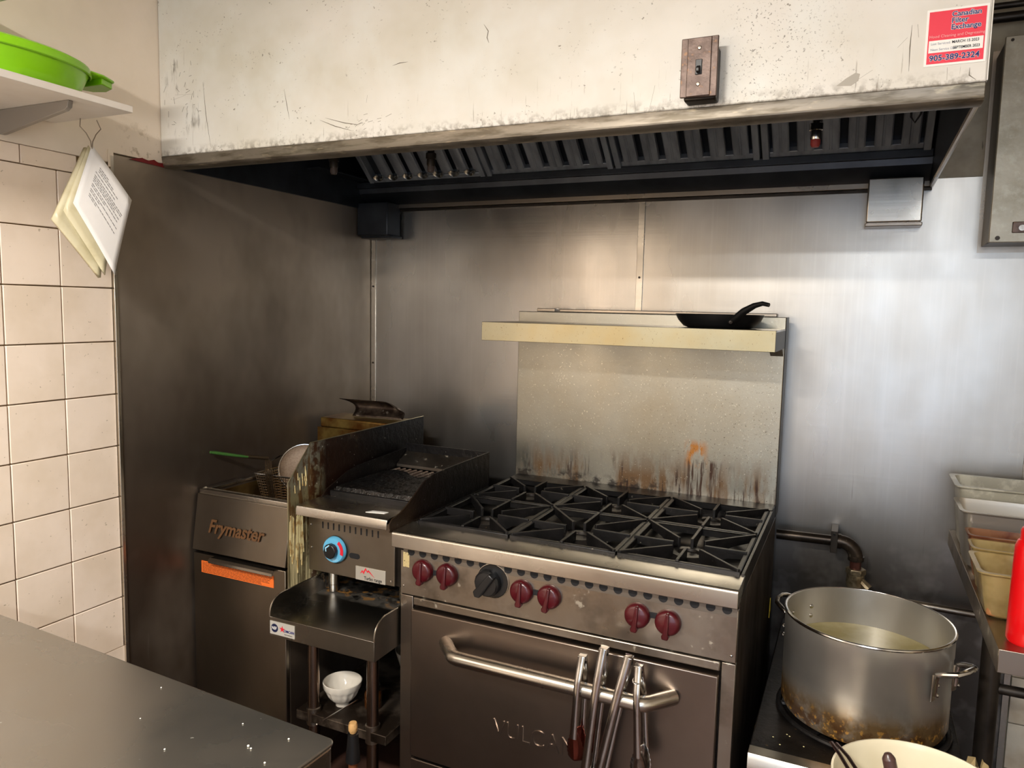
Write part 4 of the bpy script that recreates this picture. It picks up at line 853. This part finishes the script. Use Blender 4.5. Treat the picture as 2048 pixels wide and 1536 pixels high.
brassy = M('old_union_metal', rgb(150, 136, 110), 0.35, 0.8, layers=[dict(col=rgb(86, 72, 50), scale=30, lo=0.45, hi=0.6, amt=0.8)])
MB().lathe([(0.0001, 0), (0.030, 0), (0.030, 0.018), (0.0001, 0.018)], (1.906, -0.07, 0.728), seg=6).build('union_nut', brassy, gp, bevel=0.002)
MB().tube([(1.906, -0.07, 0.73), (1.906, -0.07, 0.70), (1.915, -0.07, 0.66), (1.93, -0.07, 0.56)], [0.026, 0.027, 0.024, 0.018], 16).build('valve_body', brassy, gp)
MB().tube([(1.915, -0.075, 0.715), (1.945, -0.085, 0.69)], [0.012, 0.014], 10).build('valve_stem', brassy, gp)
MB().box(1.828, 1.848, -0.0945, -0.0905, 0.792, 0.862).box(1.828, 1.848, -0.092, -0.002, 0.792, 0.797).box(1.828, 1.848, -0.092, -0.002, 0.857, 0.862).build('pipe_bracket', steel_dark, gp, bevel=0.001)
MB().cyl((1.838, -0.0945, 0.853), 0.004, -0.003, (0, 1, 0), 10).build('bracket_screw', chrome, gp)
MB().tube([(1.94, -0.06, 0.66), (2.33, -0.06, 0.655)], 0.011, 12).build('low_pipe', steel, gp)
yt = thing('yellow_tag', (1.678, -0.2, 0.60), 'yellow paper tag hanging beside the right side of the range', 'tag')
MB().prism([(-0.215, 0.59), (-0.185, 0.605), (-0.200, 0.650)], 'x', 1.666, 1.668).build('tag_paper', M('yellow_paper', rgb(222, 190, 34), 0.6), yt)

# ------------------------------------------------------------------ stock pot range
so = thing('stock_pot_stove', (1.93, -0.5, 0), 'low stock pot stove with a blackened top right of the range', 'stove')
MB().box(1.703, 2.135, -0.925, -0.12, 0.10, 0.545).build('body', steel_dark, so, bevel=0.003)
MB().box(1.700, 2.138, -0.915, -0.12, 0.545, 0.560).build('top_plate', black_pan, so, bevel=0.003)
MB().prism([(-0.952, 0.49), (-0.952, 0.550), (-0.945, 0.561), (-0.915, 0.563), (-0.915, 0.545), (-0.926, 0.49)], 'x', 1.700, 2.138).build('front_lip', steel_bright, so, bevel=0.001)
for k in range(8):
    a = k * PI / 4 + 0.2; p0 = (1.93 + 0.06 * math.cos(a), -0.66 + 0.06 * math.sin(a), 0.567); p1 = (1.93 + 0.19 * math.cos(a), -0.66 + 0.19 * math.sin(a), 0.567)
    MB().tube([p0, p1], 0.006, 6).build('grate_bar', black_iron, so)
MB().tube([(1.93 + 0.19 * math.cos(a), -0.66 + 0.19 * math.sin(a), 0.567) for a in [2 * PI * k / 40 for k in range(40)]], 0.0065, 8, closed=True).build('grate_ring', black_iron, so)
for x in (1.73, 2.1):
    for y in (-0.88, -0.17): MB().cyl((x, y, 0), 0.02, 0.105).build('foot', steel_dark, so)
ry = MB()
for i in range(6): ry.lathe([(0.0001, 0), (0.0022, 0.001), (0.0001, 0.002)], (random.uniform(1.72, 1.9), random.uniform(-0.9, -0.82), 0.560), seg=5)
ry.build('onion_bits', M('pale_crumb', rgb(226, 216, 160), 0.6), label='tiny pale onion bits on the black stove top', category='crumbs', kind='stuff')
PC = (1.930, -0.662, 0.5735); PR = 0.186; PH = 0.242
sp_ = thing('stockpot', PC, 'large dented aluminium stockpot with burnt base on the low stove', 'pot')
pot_m = M('burnt_aluminium', rgb(186, 182, 174), 0.32, 0.84, org=PC, rvar=((6, 6, 3), 0.28, 0.44), layers=[
    dict(col=rgb(160, 154, 144), scale=(5, 5, 3), lo=0.4, hi=0.65, amt=0.6),
    dict(col=rgb(112, 84, 38), scale=(12, 12, 8), lo=0.3, hi=0.5, amt=0.9, metal=0.5, masks=[('Z', 0.685, 0.635)]),
    dict(col=rgb(70, 42, 16), scale=(30, 30, 26), lo=0.42, hi=0.55, amt=0.9, metal=0.2, masks=[('Z', 0.655, 0.61)]),
    dict(col=rgb(206, 152, 66), scale=70, lo=0.56, hi=0.64, amt=0.85, metal=0.2, rough=.3, masks=[('Z', 0.65, 0.60)])], bump=[((60, 60, 2), 0.0001)])
MB().lathe([(0.0001, 0), (PR - 0.02, 0), (PR - 0.006, 0.006), (PR, 0.022), (PR, PH - 0.052), (PR + 0.0012, PH - 0.050), (PR + 0.001, PH - 0.001), (PR + 0.0035, PH), (PR + 0.0035, PH + 0.003), (PR - 0.003, PH + 0.003), (PR - 0.004, PH - 0.01), (PR - 0.004, 0.03), (PR - 0.02, 0.006), (0.0001, 0.006)], PC, seg=72).build('pot_body', pot_m, sp_)
MB().tube([(PC[0] + (PR + .001) * math.cos(a), PC[1] + (PR + .001) * math.sin(a), PC[2] + PH + .001) for a in [2 * PI * k / 64 for k in range(64)]], 0.0035, 8, closed=True).build('rim', chrome, sp_)
MB().lathe([(0.0001, 0.0), (PR - 0.0045, 0)], (PC[0], PC[1], PC[2] + 0.150), seg=48).build('cloudy_broth', M('cloudy_broth', rgb(150, 138, 92), 0.12, layers=[dict(col=rgb(178, 168, 130), scale=8, lo=0.4, hi=0.6, amt=.7)]), sp_)
def pothandle(ang):
    c = Vector(PC); d = Vector((math.cos(ang), math.sin(ang), 0)); s_ = Vector((-d.y, d.x, 0)); z0 = PH - 0.055
    def Q(out, side, z): return c + d * (PR + out) + s_ * side + Vector((0, 0, z))
    pts_ = [Q(0.003, -.045, z0 - .045), Q(0.005, -.045, z0 - .01), Q(0.008, -.045, z0 + .004), Q(0.020, -.044, z0 + .010), Q(0.045, -.036, z0 + .018), Q(0.055, -.018, z0 + .024), Q(0.058, 0, z0 + .026), Q(0.055, .018, z0 + .024), Q(0.045, .036, z0 + .018), Q(0.020, .044, z0 + .010), Q(0.008, .045, z0 + .004), Q(0.005, .045, z0 - .01), Q(0.003, .045, z0 - .045)]
    h = MB().tube(pts_, 0.0062, 10).build('pot_handle', chrome, sp_)
    for sd in (-.045, .045):
        p = [Q(0.0005, sd + q * .009, zz) for q, zz in ((-1, z0 - .058), (1, z0 - .058), (1, z0 + .004), (-1, z0 + .004))]; q_ = [Q(0.004, sd + q * .009, zz) for q, zz in ((-1, z0 - .058), (1, z0 - .058), (1, z0 + .004), (-1, z0 + .004))]
        MB().hexa(p, q_).build('handle_plate', steel, h, bevel=0.002)
        for zz in (z0 - .048, z0 - .025): MB().lathe([(0.0001, 0.004), (0.004, 0.003), (0.005, 0)], Q(0.004, sd + 0.013, zz), d, 10).build('rivet', chrome, h)
pothandle(math.radians(-32)); pothandle(math.radians(148))
for z_ in (PH - .045, PH - .070):
    for a in (math.radians(136), math.radians(160)):
        MB().lathe([(0.0001, 0.003), (0.005, 0.002), (0.0065, 0)], (PC[0] + (PR - .004) * math.cos(a), PC[1] + (PR - .004) * math.sin(a), PC[2] + z_), (-math.cos(a), -math.sin(a), 0), 12).build('inner_rivet', chrome, sp_)

# ------------------------------------------------------------------ cream pot in front, with ladle
lt = thing('low_prep_stand', (2.02, -1.16, 0), 'low steel stand in front of the stock pot stove', 'stand')
MB().box(1.86, 2.2, -1.32, -0.985, 0.535, 0.55).build('stand_top', steel, lt, bevel=0.002)
for x in (1.88, 2.18):
    for y in (-1.3, -1.005): MB().cyl((x, y, 0), 0.012, 0.536).build('leg', steel, lt)
WC = (2.022, -1.150, 0.551)
wp_ = thing('cream_pot', WC, 'cream lined saucepan with a ladle in front of the stockpot', 'pot')
cream = M('cream_enamel', rgb(226, 216, 188), 0.25, coat=.3)
MB().lathe([(0.0001, 0), (0.135, 0), (0.144, 0.010), (0.149, 0.148), (0.151, 0.150), (0.147, 0.151), (0.142, 0.14), (0.138, 0.012), (0.0001, 0.008)], WC, seg=56).build('pot_body', cream, wp_)
ld = thing('brown_handled_ladle', (1.985, -1.17, 0.62), 'brown handled ladle standing in the cream pot', 'ladle')
MB().tube([(1.998, -1.185, 0.60), (1.978, -1.178, 0.70), (1.965, -1.172, 0.750)], [0.011, 0.012, 0.0115], 16).build('ladle_handle', M('brown_handle', rgb(72, 50, 46), 0.3, coat=.3), ld)
MB().lathe([(0.0001, 0.012), (0.006, 0.010), (0.0105, 0.003), (0.0115, 0)], (1.965, -1.172, 0.750), (-0.25, 0.1, 1), 16).build('handle_end', bpy.data.materials['brown_handle'], ld)
MB().lathe([(0.0001, 0), (0.02, 0.003), (0.036, 0.018), (0.04, 0.035), (0.038, 0.035), (0.034, 0.018), (0.0001, 0.004)], (2.0, -1.19, 0.562), seg=28).build('ladle_bowl', chrome, ld)
bl = thing('steel_spoon', (2.045, -1.11, 0.60), 'small steel spoon end inside the cream pot', 'spoon')
MB().lathe([(0.0001, 0.012), (0.006, 0.010), (0.010, 0.0), (0.008, -0.006), (0.004, -0.01)], (2.048, -1.085, 0.690), (0.1, 0.3, 1), 18).build('spoon_end', chrome, bl)
MB().tube([(2.048, -1.085, 0.688), (2.05, -1.10, 0.56)], 0.004, 8).build('spoon_stem', chrome, bl)
sc_ = thing('spoon_tongs', (1.89, -1.12, 0.70), 'steel spoon tongs resting across the left rim of the cream pot', 'tongs')
for dx in (-0.004, 0.005):
    MB().tube([(1.873 + dx, -1.085, 0.708), (1.892 + dx * 1.6, -1.12, 0.706), (1.93 + dx * 2, -1.19, 0.690)], [0.004, 0.0042, 0.004], 8, flat=.6).build('tong_arm', M('rosy_chrome', rgb(150, 128, 124), 0.18, 1), sc_)

# ------------------------------------------------------------------ right work table
rt = thing('side_work_table', (2.5, -0.45, 0), 'stainless side table on the right holding pans and a red bottle', 'table')
rto = (2.5, -0.45, 0)
MB().box(2.158, 2.9, -0.92, -0.008, 0.888, 0.893).build('table_top', steel, rt)
MB().box(2.158, 2.9, -0.9215, -0.919, 0.845, 0.893).build('front_edge', steel, rt, bevel=0.001)
MB().box(2.1575, 2.160, -0.92, -0.008, 0.845, 0.893).build('side_edge', steel_worn, rt, bevel=0.001)
for x, y in ((2.19, -0.66), (2.86, -0.87), (2.86, -0.06)): MB().tube([(x, y, 0), (x, y, 0.888)], 0.021, 16).build('leg', steel_dark, rt)
MB().tube([(2.245, -0.30, 0.0), (2.245, -0.30, 0.888)], 0.012, 12).build('leg', steel_dark, rt)
MB().tube([(2.19, -0.66, 0.70), (2.86, -0.66, 0.70)], 0.012, 12).build('cross_rail', steel_dark, rt)
def gn_pan(name, x0, x1, y0, y1, z1, depth, mat, label, cat, lip=0.008, org=None):
    z0 = 0.8935
    c = ((x0 + x1) / 2, (y0 + y1) / 2, z0)
    t = thing(name, c, label, cat)
    def loop(ins, z, r=0.02, n=5):
        pts = []
        for (cx, cy, a0) in ((x1 - ins - r, y1 - ins - r, 0), (x0 + ins + r, y1 - ins - r, 90), (x0 + ins + r, y0 + ins + r, 180), (x1 - ins - r, y0 + ins + r, 270)):
            for k in range(n): a = math.radians(a0 + 90 * k / (n - 1)); pts.append((cx + r * math.cos(a), cy + r * math.sin(a), z))
        return pts
    seq = [loop(-lip, z1 - .003), loop(-lip, z1), loop(0.002, z1), loop(0.004, z1 - .012), loop(0.018, z0 + .012), loop(0.024, z0 + .004), loop(0.03, z0 + .003)]
    out = [loop(-lip + .001, z1 - .004), loop(0.0, z1 - .004), loop(0.002, z1 - .016), loop(0.016, z0 + .010), loop(0.024, z0), loop(0.03, z0)]
    m = MB(); nn = len(seq[0])
    full = [o_ for o_ in out[::-1]] + seq
    v = [q for l_ in full for q in l_]; f = []
    for i in range(len(full) - 1):
        for k in range(nn): f.append((i * nn + k, i * nn + (k + 1) % nn, (i + 1) * nn + (k + 1) % nn, (i + 1) * nn + k))
    f.append(tuple(range(nn))); f.append(tuple(range((len(full) - 1) * nn, len(full) * nn)))
    m.add(v, f); m.build('pan_body', mat, t, angle=50)
    return t
pan_steel = M('pan_steel', rgb(190, 184, 174), 0.3, 0.75)
poly = M('amber_polycarbonate', rgb(206, 184, 128), 0.18, 0, trans=0.55, ior=1.3, layers=[dict(col=rgb(150, 116, 62), scale=9, lo=0.45, hi=0.65, amt=0.7)])
polyred = M('reddish_polycarbonate', rgb(160, 112, 80), 0.2, 0, trans=0.4, ior=1.3, layers=[dict(col=rgb(100, 44, 34), scale=9, lo=0.45, hi=0.6, amt=0.8)])
gn_pan('clear_food_bin', 2.150, 2.44, -0.235, -0.07, 1.078, 0, M('cloudy_plastic', rgb(196, 192, 176), 0.3, 0, trans=0.5, ior=1.3, layers=[dict(col=rgb(236, 232, 216), scale=20, lo=0.5, hi=0.6, amt=0.8)]), 'cloudy clear food bin furthest back on the side table', 'bin', lip=0.012)
gn_pan('steel_food_pan', 2.142, 2.46, -0.412, -0.252, 1.048, 0, pan_steel, 'deep steel food pan on the side table', 'pan')
gn_pan('reddish_food_pan', 2.148, 2.38, -0.505, -0.428, 1.010, 0, polyred, 'reddish stained plastic food pan just in front of the steel pan', 'pan', lip=0.004)
gn_pan('amber_food_pan', 2.145, 2.36, -0.598, -0.516, 1.004, 0, poly, 'amber plastic food pan second from the front on the side table', 'pan', lip=0.004)
pn = gn_pan('amber_food_pan', 2.140, 2.32, -0.770, -0.612, 1.000, 0, poly, 'amber plastic food pan of brown sauce nearest the red bottle', 'pan')
MB().box(2.158, 2.302, -0.752, -0.630, 0.8975, 0.955).build('brown_food', M('brown_sauce', rgb(164, 112, 70), 0.4, layers=[dict(col=rgb(196, 152, 104), scale=14, lo=0.45, hi=0.6, amt=.8)]), pn, bevel=0.006)
BC = (2.214, -0.858, 0.893)
rb = thing('red_squeeze_bottle', BC, 'bright red plastic squeeze bottle on the corner of the side table', 'bottle')
redp = M('red_plastic', rgb(214, 12, 18), 0.3, 0, coat=.2)
MB().lathe([(0.0001, 0), (0.033, 0), (0.0365, 0.006), (0.0360, 0.06), (0.0352, 0.14), (0.034, 0.196), (0.030, 0.208), (0.027, 0.211), (0.0001, 0.211)], BC, seg=36).build('bottle_body', redp, rb)
MB().lathe([(0.027, 0.211), (0.026, 0.214), (0.0265, 0.229), (0.024, 0.235), (0.012, 0.237), (0.010, 0.239), (0.0095, 0.250), (0.0001, 0.251)], BC, seg=36).build('bottle_cap', redp, rb)
lb = MB(); vv = []
for k in range(9):
    a = math.radians(-62 + 8 * k)
    for z in (0.022, 0.030 if k == 0 else 0.025, 0.062, 0.066): vv.append((BC[0] + 0.0372 * math.cos(a), BC[1] + 0.0372 * math.sin(a), BC[2] + z))
lb.add(vv, [(k * 4 + j, k * 4 + 4 + j, k * 4 + 5 + j, k * 4 + 1 + j) for k in range(8) for j in range(3)], True)
lb.build('dark_label', M('dark_red_label', rgb(92, 14, 16), 0.4), rb)
# things under the side table
rag = thing('crumpled_paper', (2.17, -0.80, 0.561), 'crumpled yellowed paper wedged beside the stove below the side table', 'paper')
cm_ = MB(); vv = []
for j in range(7):
    for i in range(7):
        vv.append((2.132 + 0.010 * i / 1.5 + random.uniform(-.004, .004), -0.90 + 0.012 * j + random.uniform(-.004, .004), 0.562 + 0.045 * math.sin(i * .9 + j * .6) ** 2 + random.uniform(0, .01)))
cm_.add(vv, [(j * 7 + i, j * 7 + i + 1, (j + 1) * 7 + i + 1, (j + 1) * 7 + i) for j in range(6) for i in range(6)])
cm_.build('crumpled_sheet', M('yellowed_paper', rgb(176, 154, 110), 0.7), rag)
skr = thing('steel_shaker', (2.168, -1.03, 0.551), 'round topped steel shaker at the lower right corner', 'shaker')
MB().lathe([(0.0001, 0), (0.017, 0), (0.017, 0.115), (0.019, 0.117), (0.019, 0.135), (0.016, 0.143), (0.0001, 0.147)], (2.168, -1.03, 0.551), seg=28).build('shaker_body', chrome, skr)

# ------------------------------------------------------------------ foreground work table
ft = thing('foreground_work_table', (0.6, -2.2, 0), 'stainless steel work table in the lower left foreground', 'table')
top_m = M('foreground_table_steel', rgb(166, 164, 158), 0.25, 0.95, org=(0.6, -2.2, 0), rvar=((5, 5, 5), 0.22, 0.34), layers=[dict(col=rgb(170, 162, 150), scale=5, lo=0.4, hi=0.65, amt=0.5), dict(col=rgb(212, 208, 196), scale=(60, 60, 60), lo=0.71, hi=0.74, amt=0.5, rough=.5, metal=.3)], bump=[((70, 4, 4), 0.00006)])
rotA = -0.055
def RT(x, y):  # rotate about the far right corner
    cx, cy = 1.203, -1.769; c_, s_ = math.cos(rotA), math.sin(rotA)
    return (cx + x * c_ - y * s_, cy + x * s_ + y * c_)
def rounded(x0, x1, y0, y1, r, ins=0):
    P_ = [(x0, y0), (x1, y0)] + [(x1 - r + r * math.cos(a), y1 - r + r * math.sin(a)) for a in [PI / 2 * k / 5 for k in range(6)]] + [(x0, y1)]
    return [RT(*p) for p in P_]
MB().prism(rounded(-1.14, 0.0, -0.85, 0.0, 0.012), 'z', 0.894, 0.900).build('table_top', top_m, ft, bevel=0.002)
MB().prism(rounded(-1.14, -0.002, -0.85, -0.002, 0.012), 'z', 0.850, 0.894).build('table_edge', steel, ft, bevel=0.004)
for x, y in ((-0.06, -0.07), (-1.08, -0.07), (-0.06, -0.79), (-1.08, -0.79)):
    p = RT(x, y); MB().tube([(p[0], p[1], 0), (p[0], p[1], 0.852)], 0.02, 14).build('leg', steel, ft)
MB().prism(rounded(-1.10, -0.04, -0.81, -0.04, 0.01), 'z', 0.24, 0.262).build('lower_shelf', steel, ft, bevel=0.002)
cbs = MB()
for (x, y, s_) in ((1.10, -1.84, 1.2), (1.108, -1.843, 1.0), (0.96, -1.99, 2.4), (0.972, -1.985, 1.8), (0.85, -1.78, .8), (1.05, -1.80, .8), (1.0, -1.9, .9), (1.14, -1.80, 1), (1.15, -1.86, 1), (0.9, -1.86, .7)):
    cbs.lathe([(0.0001, 0), (0.0016 * s_, 0.0006), (0.0013 * s_, 0.0016 * s_), (0.0001, 0.002 * s_)], (x, y, 0.9003), seg=7)
cbs.build('rice_crumbs', M('rice_white', rgb(236, 232, 222), 0.5), label='white crumbs scattered on the foreground steel table', category='crumbs', kind='stuff')

# ------------------------------------------------------------------ shelves on the left wall
wsm = M('white_shelf_laminate', rgb(226, 218, 208), 0.4, 0, layers=[dict(col=rgb(204, 190, 172), scale=5, lo=0.45, hi=0.65, amt=.4)])
ws = thing('white_wall_shelf', (0.14, -1.7, 1.98), 'white shelf board on the left wall holding the green container', 'shelf')
MB().box(0.001, 0.283, -2.3, -1.349, 1.981, 1.997).build('shelf_board', wsm, ws, bevel=0.001)
MB().prism([(0.001, 1.925), (0.012, 1.925), (0.235, 1.960), (0.246, 1.966), (0.250, 1.9805), (0.001, 1.9805)], 'y', -1.486, -1.474).build('bracket', M('bracket_paint', rgb(150, 142, 132), 0.45, .3), ws, bevel=0.001)
MB().prism([(0.001, 1.925), (0.012, 1.925), (0.235, 1.960), (0.246, 1.966), (0.250, 1.9805), (0.001, 1.9805)], 'y', -2.2, -2.188).build('bracket', bpy.data.materials['bracket_paint'], ws, bevel=0.001)
us = thing('upper_wall_shelf', (0.14, -1.9, 2.18), 'upper white shelf board at the top left corner of the photo', 'shelf')
MB().box(0.001, 0.275, -2.3, -1.555, 2.178, 2.196).build('shelf_board', wsm, us, bevel=0.001)
MB().prism([(0.001, 2.12), (0.012, 2.12), (0.235, 2.155), (0.246, 2.177), (0.001, 2.177)], 'y', -1.75, -1.738).build('bracket', bpy.data.materials['bracket_paint'], us)
GC = (0.150, -1.56, 1.9975)
gc = thing('green_container', GC, 'lime green oval plastic container with lid handle on the white shelf', 'container')
lime = M('lime_plastic', rgb(140, 208, 24), 0.25, 0, coat=.2)
MB().lathe([(0.0001, 0), (0.105, 0), (0.118, 0.006), (0.132, 0.030), (0.142, 0.056), (0.145, 0.062), (0.0001, 0.062)], GC, seg=48, sx=0.80, sy=1.25).build('container_body', lime, gc)
MB().lathe([(0.147, 0.058), (0.150, 0.060), (0.150, 0.070), (0.146, 0.077), (0.135, 0.082), (0.128, 0.079), (0.06, 0.084), (0.0001, 0.086)], GC, seg=48, sx=0.80, sy=1.25).build('container_lid', lime, gc)
hd = [(0.065, 0.14), (0.060, 0.195), (0.040, 0.236), (0.0, 0.248), (-0.035, 0.236), (-0.055, 0.195), (-0.06, 0.14)]
MB().prism([(GC[0] + a, GC[1] + b_) for a, b_ in hd], 'z', 2.064, 2.071).build('lid_handle', lime, gc, bevel=0.003)
MB().prism([(GC[0] + a * .9, GC[1] + b_ * .985) for a, b_ in hd[1:-1]], 'z', 2.050, 2.065).build('handle_skirt', lime, gc, bevel=0.002)

# hanging papers
pk = thing('hanging_papers', (0.12, -1.335, 1.94), 'packet of printed papers hung by one corner from the white shelf', 'papers')
def sheet(name, P00, P10, P11, P01, bow, mat, n=10, thick=0.0006, par=pk):
    m = MB(); vv = []
    P00, P10, P11, P01 = map(Vector, (P00, P10, P11, P01)); nrm = (P10 - P00).cross(P01 - P00).normalized()
    for j in range(n + 1):
        for i in range(n + 1):
            a, b_ = i / n, j / n
            p = P00 * (1 - a) * (1 - b_) + P10 * a * (1 - b_) + P11 * a * b_ + P01 * (1 - a) * b_
            vv.append(p + nrm * (bow * (math.sin(a * PI) * .3 + b_ * b_ * a * 1.3)))
    m.add(vv, [(j * (n + 1) + i, j * (n + 1) + i + 1, (j + 1) * (n + 1) + i + 1, (j + 1) * (n + 1) + i) for j in range(n) for i in range(n)], True)
    o = m.build(name, mat, par); md = o.modifiers.new('solid', 'SOLIDIFY'); md.thickness = thick; md.offset = 0
    return o, vv
paper = M('white_paper', rgb(226, 222, 218), 0.6)
pouch = M('yellowed_pouch', rgb(214, 204, 170), 0.35, 0, layers=[dict(col=rgb(180, 166, 120), scale=12, lo=0.45, hi=0.65, amt=.6)])
top_ = (0.120, -1.338, 1.922)
fs, fv = sheet('front_page', top_, (0.155, -1.258, 1.797), (0.140, -1.308, 1.604), (0.110, -1.386, 1.775), -0.012, paper)
sheet('middle_pages', (0.112, -1.342, 1.920), (0.120, -1.275, 1.80), (0.118, -1.318, 1.604), (0.098, -1.404, 1.755), -0.006, pouch, thick=0.004)
sheet('plastic_pouch', (0.102, -1.344, 1.916), (0.100, -1.285, 1.79), (0.104, -1.322, 1.597), (0.090, -1.428, 1.732), -0.004, pouch, thick=0.012)
# printed lines on the front page
pr = MB(); n_ = 10
def fpt(a, b_):
    P00, P10, P11, P01 = map(Vector, (top_, (0.155, -1.258, 1.797), (0.140, -1.308, 1.604), (0.110, -1.386, 1.775)))
    nrm = (P10 - P00).cross(P01 - P00).normalized()
    p = P00 * (1 - a) * (1 - b_) + P10 * a * (1 - b_) + P11 * a * b_ + P01 * (1 - a) * b_
    return p + nrm * (-0.012 * (math.sin(a * PI) * .3 + b_ * b_ * a * 1.3))
nn_ = (Vector((0.155, -1.258, 1.797)) - Vector(top_)).cross(Vector((0.110, -1.386, 1.775)) - Vector(top_)).normalized()
if nn_.x < 0: nn_ = -nn_
lines = [(0.14, .25, .55), (0.17, .25, .7), (0.20, .25, .8), (0.25, .2, .75), (0.30, .2, .98), (0.33, .2, .96), (0.36, .2, .8), (0.39, .2, .95), (0.44, .2, .9), (0.47, .2, .6), (0.52, .2, .92), (0.55, .2, .5), (0.60, .2, .9), (0.63, .2, .45)]
for (b_, a0, a1) in lines:
    a = a0
    while a < a1 - .1:
        wdt = random.uniform(.03, .07); ae = min(a + wdt, a1 - .08)
        q = [fpt(a, b_) + nn_ * .0009, fpt(ae, b_) + nn_ * .0009, fpt(ae, b_ + .010) + nn_ * .0009, fpt(a, b_ + .010) + nn_ * .0009]
        pr.add(q, [(0, 1, 2, 3)]); a = ae + .012
pr.build('printed_lines', M('faded_ink', rgb(96, 90, 92), 0.6), fs, kind='stuff')
MB().tube([(0.112, -1.360, 1.981), (0.112, -1.362, 1.962), (0.117, -1.350, 1.948), (0.119, -1.340, 1.930), (0.1195, -1.338, 1.912)], 0.0014, 6).build('wire_clip', steel, pk)
MB().tube([(0.135, -1.334, 1.981), (0.133, -1.322, 1.962), (0.126, -1.330, 1.948), (0.121, -1.336, 1.930), (0.1205, -1.338, 1.912)], 0.0014, 6).build('wire_clip', steel, pk)

# ------------------------------------------------------------------ groups of repeats
for stem, g_ in (('baffle_filter', 'baffle filters side by side under the hood'), ('kitchen_tongs', 'tongs hung on the oven door handle'), ('fire_nozzle', 'fire suppression nozzles under the hood'),
                 ('ceiling_lamp', 'strip lamps on the ceiling'), ('amber_food_pan', 'plastic food pans on the side table'), ('reddish_food_pan', 'plastic food pans on the side table')):
    for o in bpy.data.objects:
        if o.parent is None and o.type == 'EMPTY' and o.name.split('.')[0] == stem: o['group'] = g_
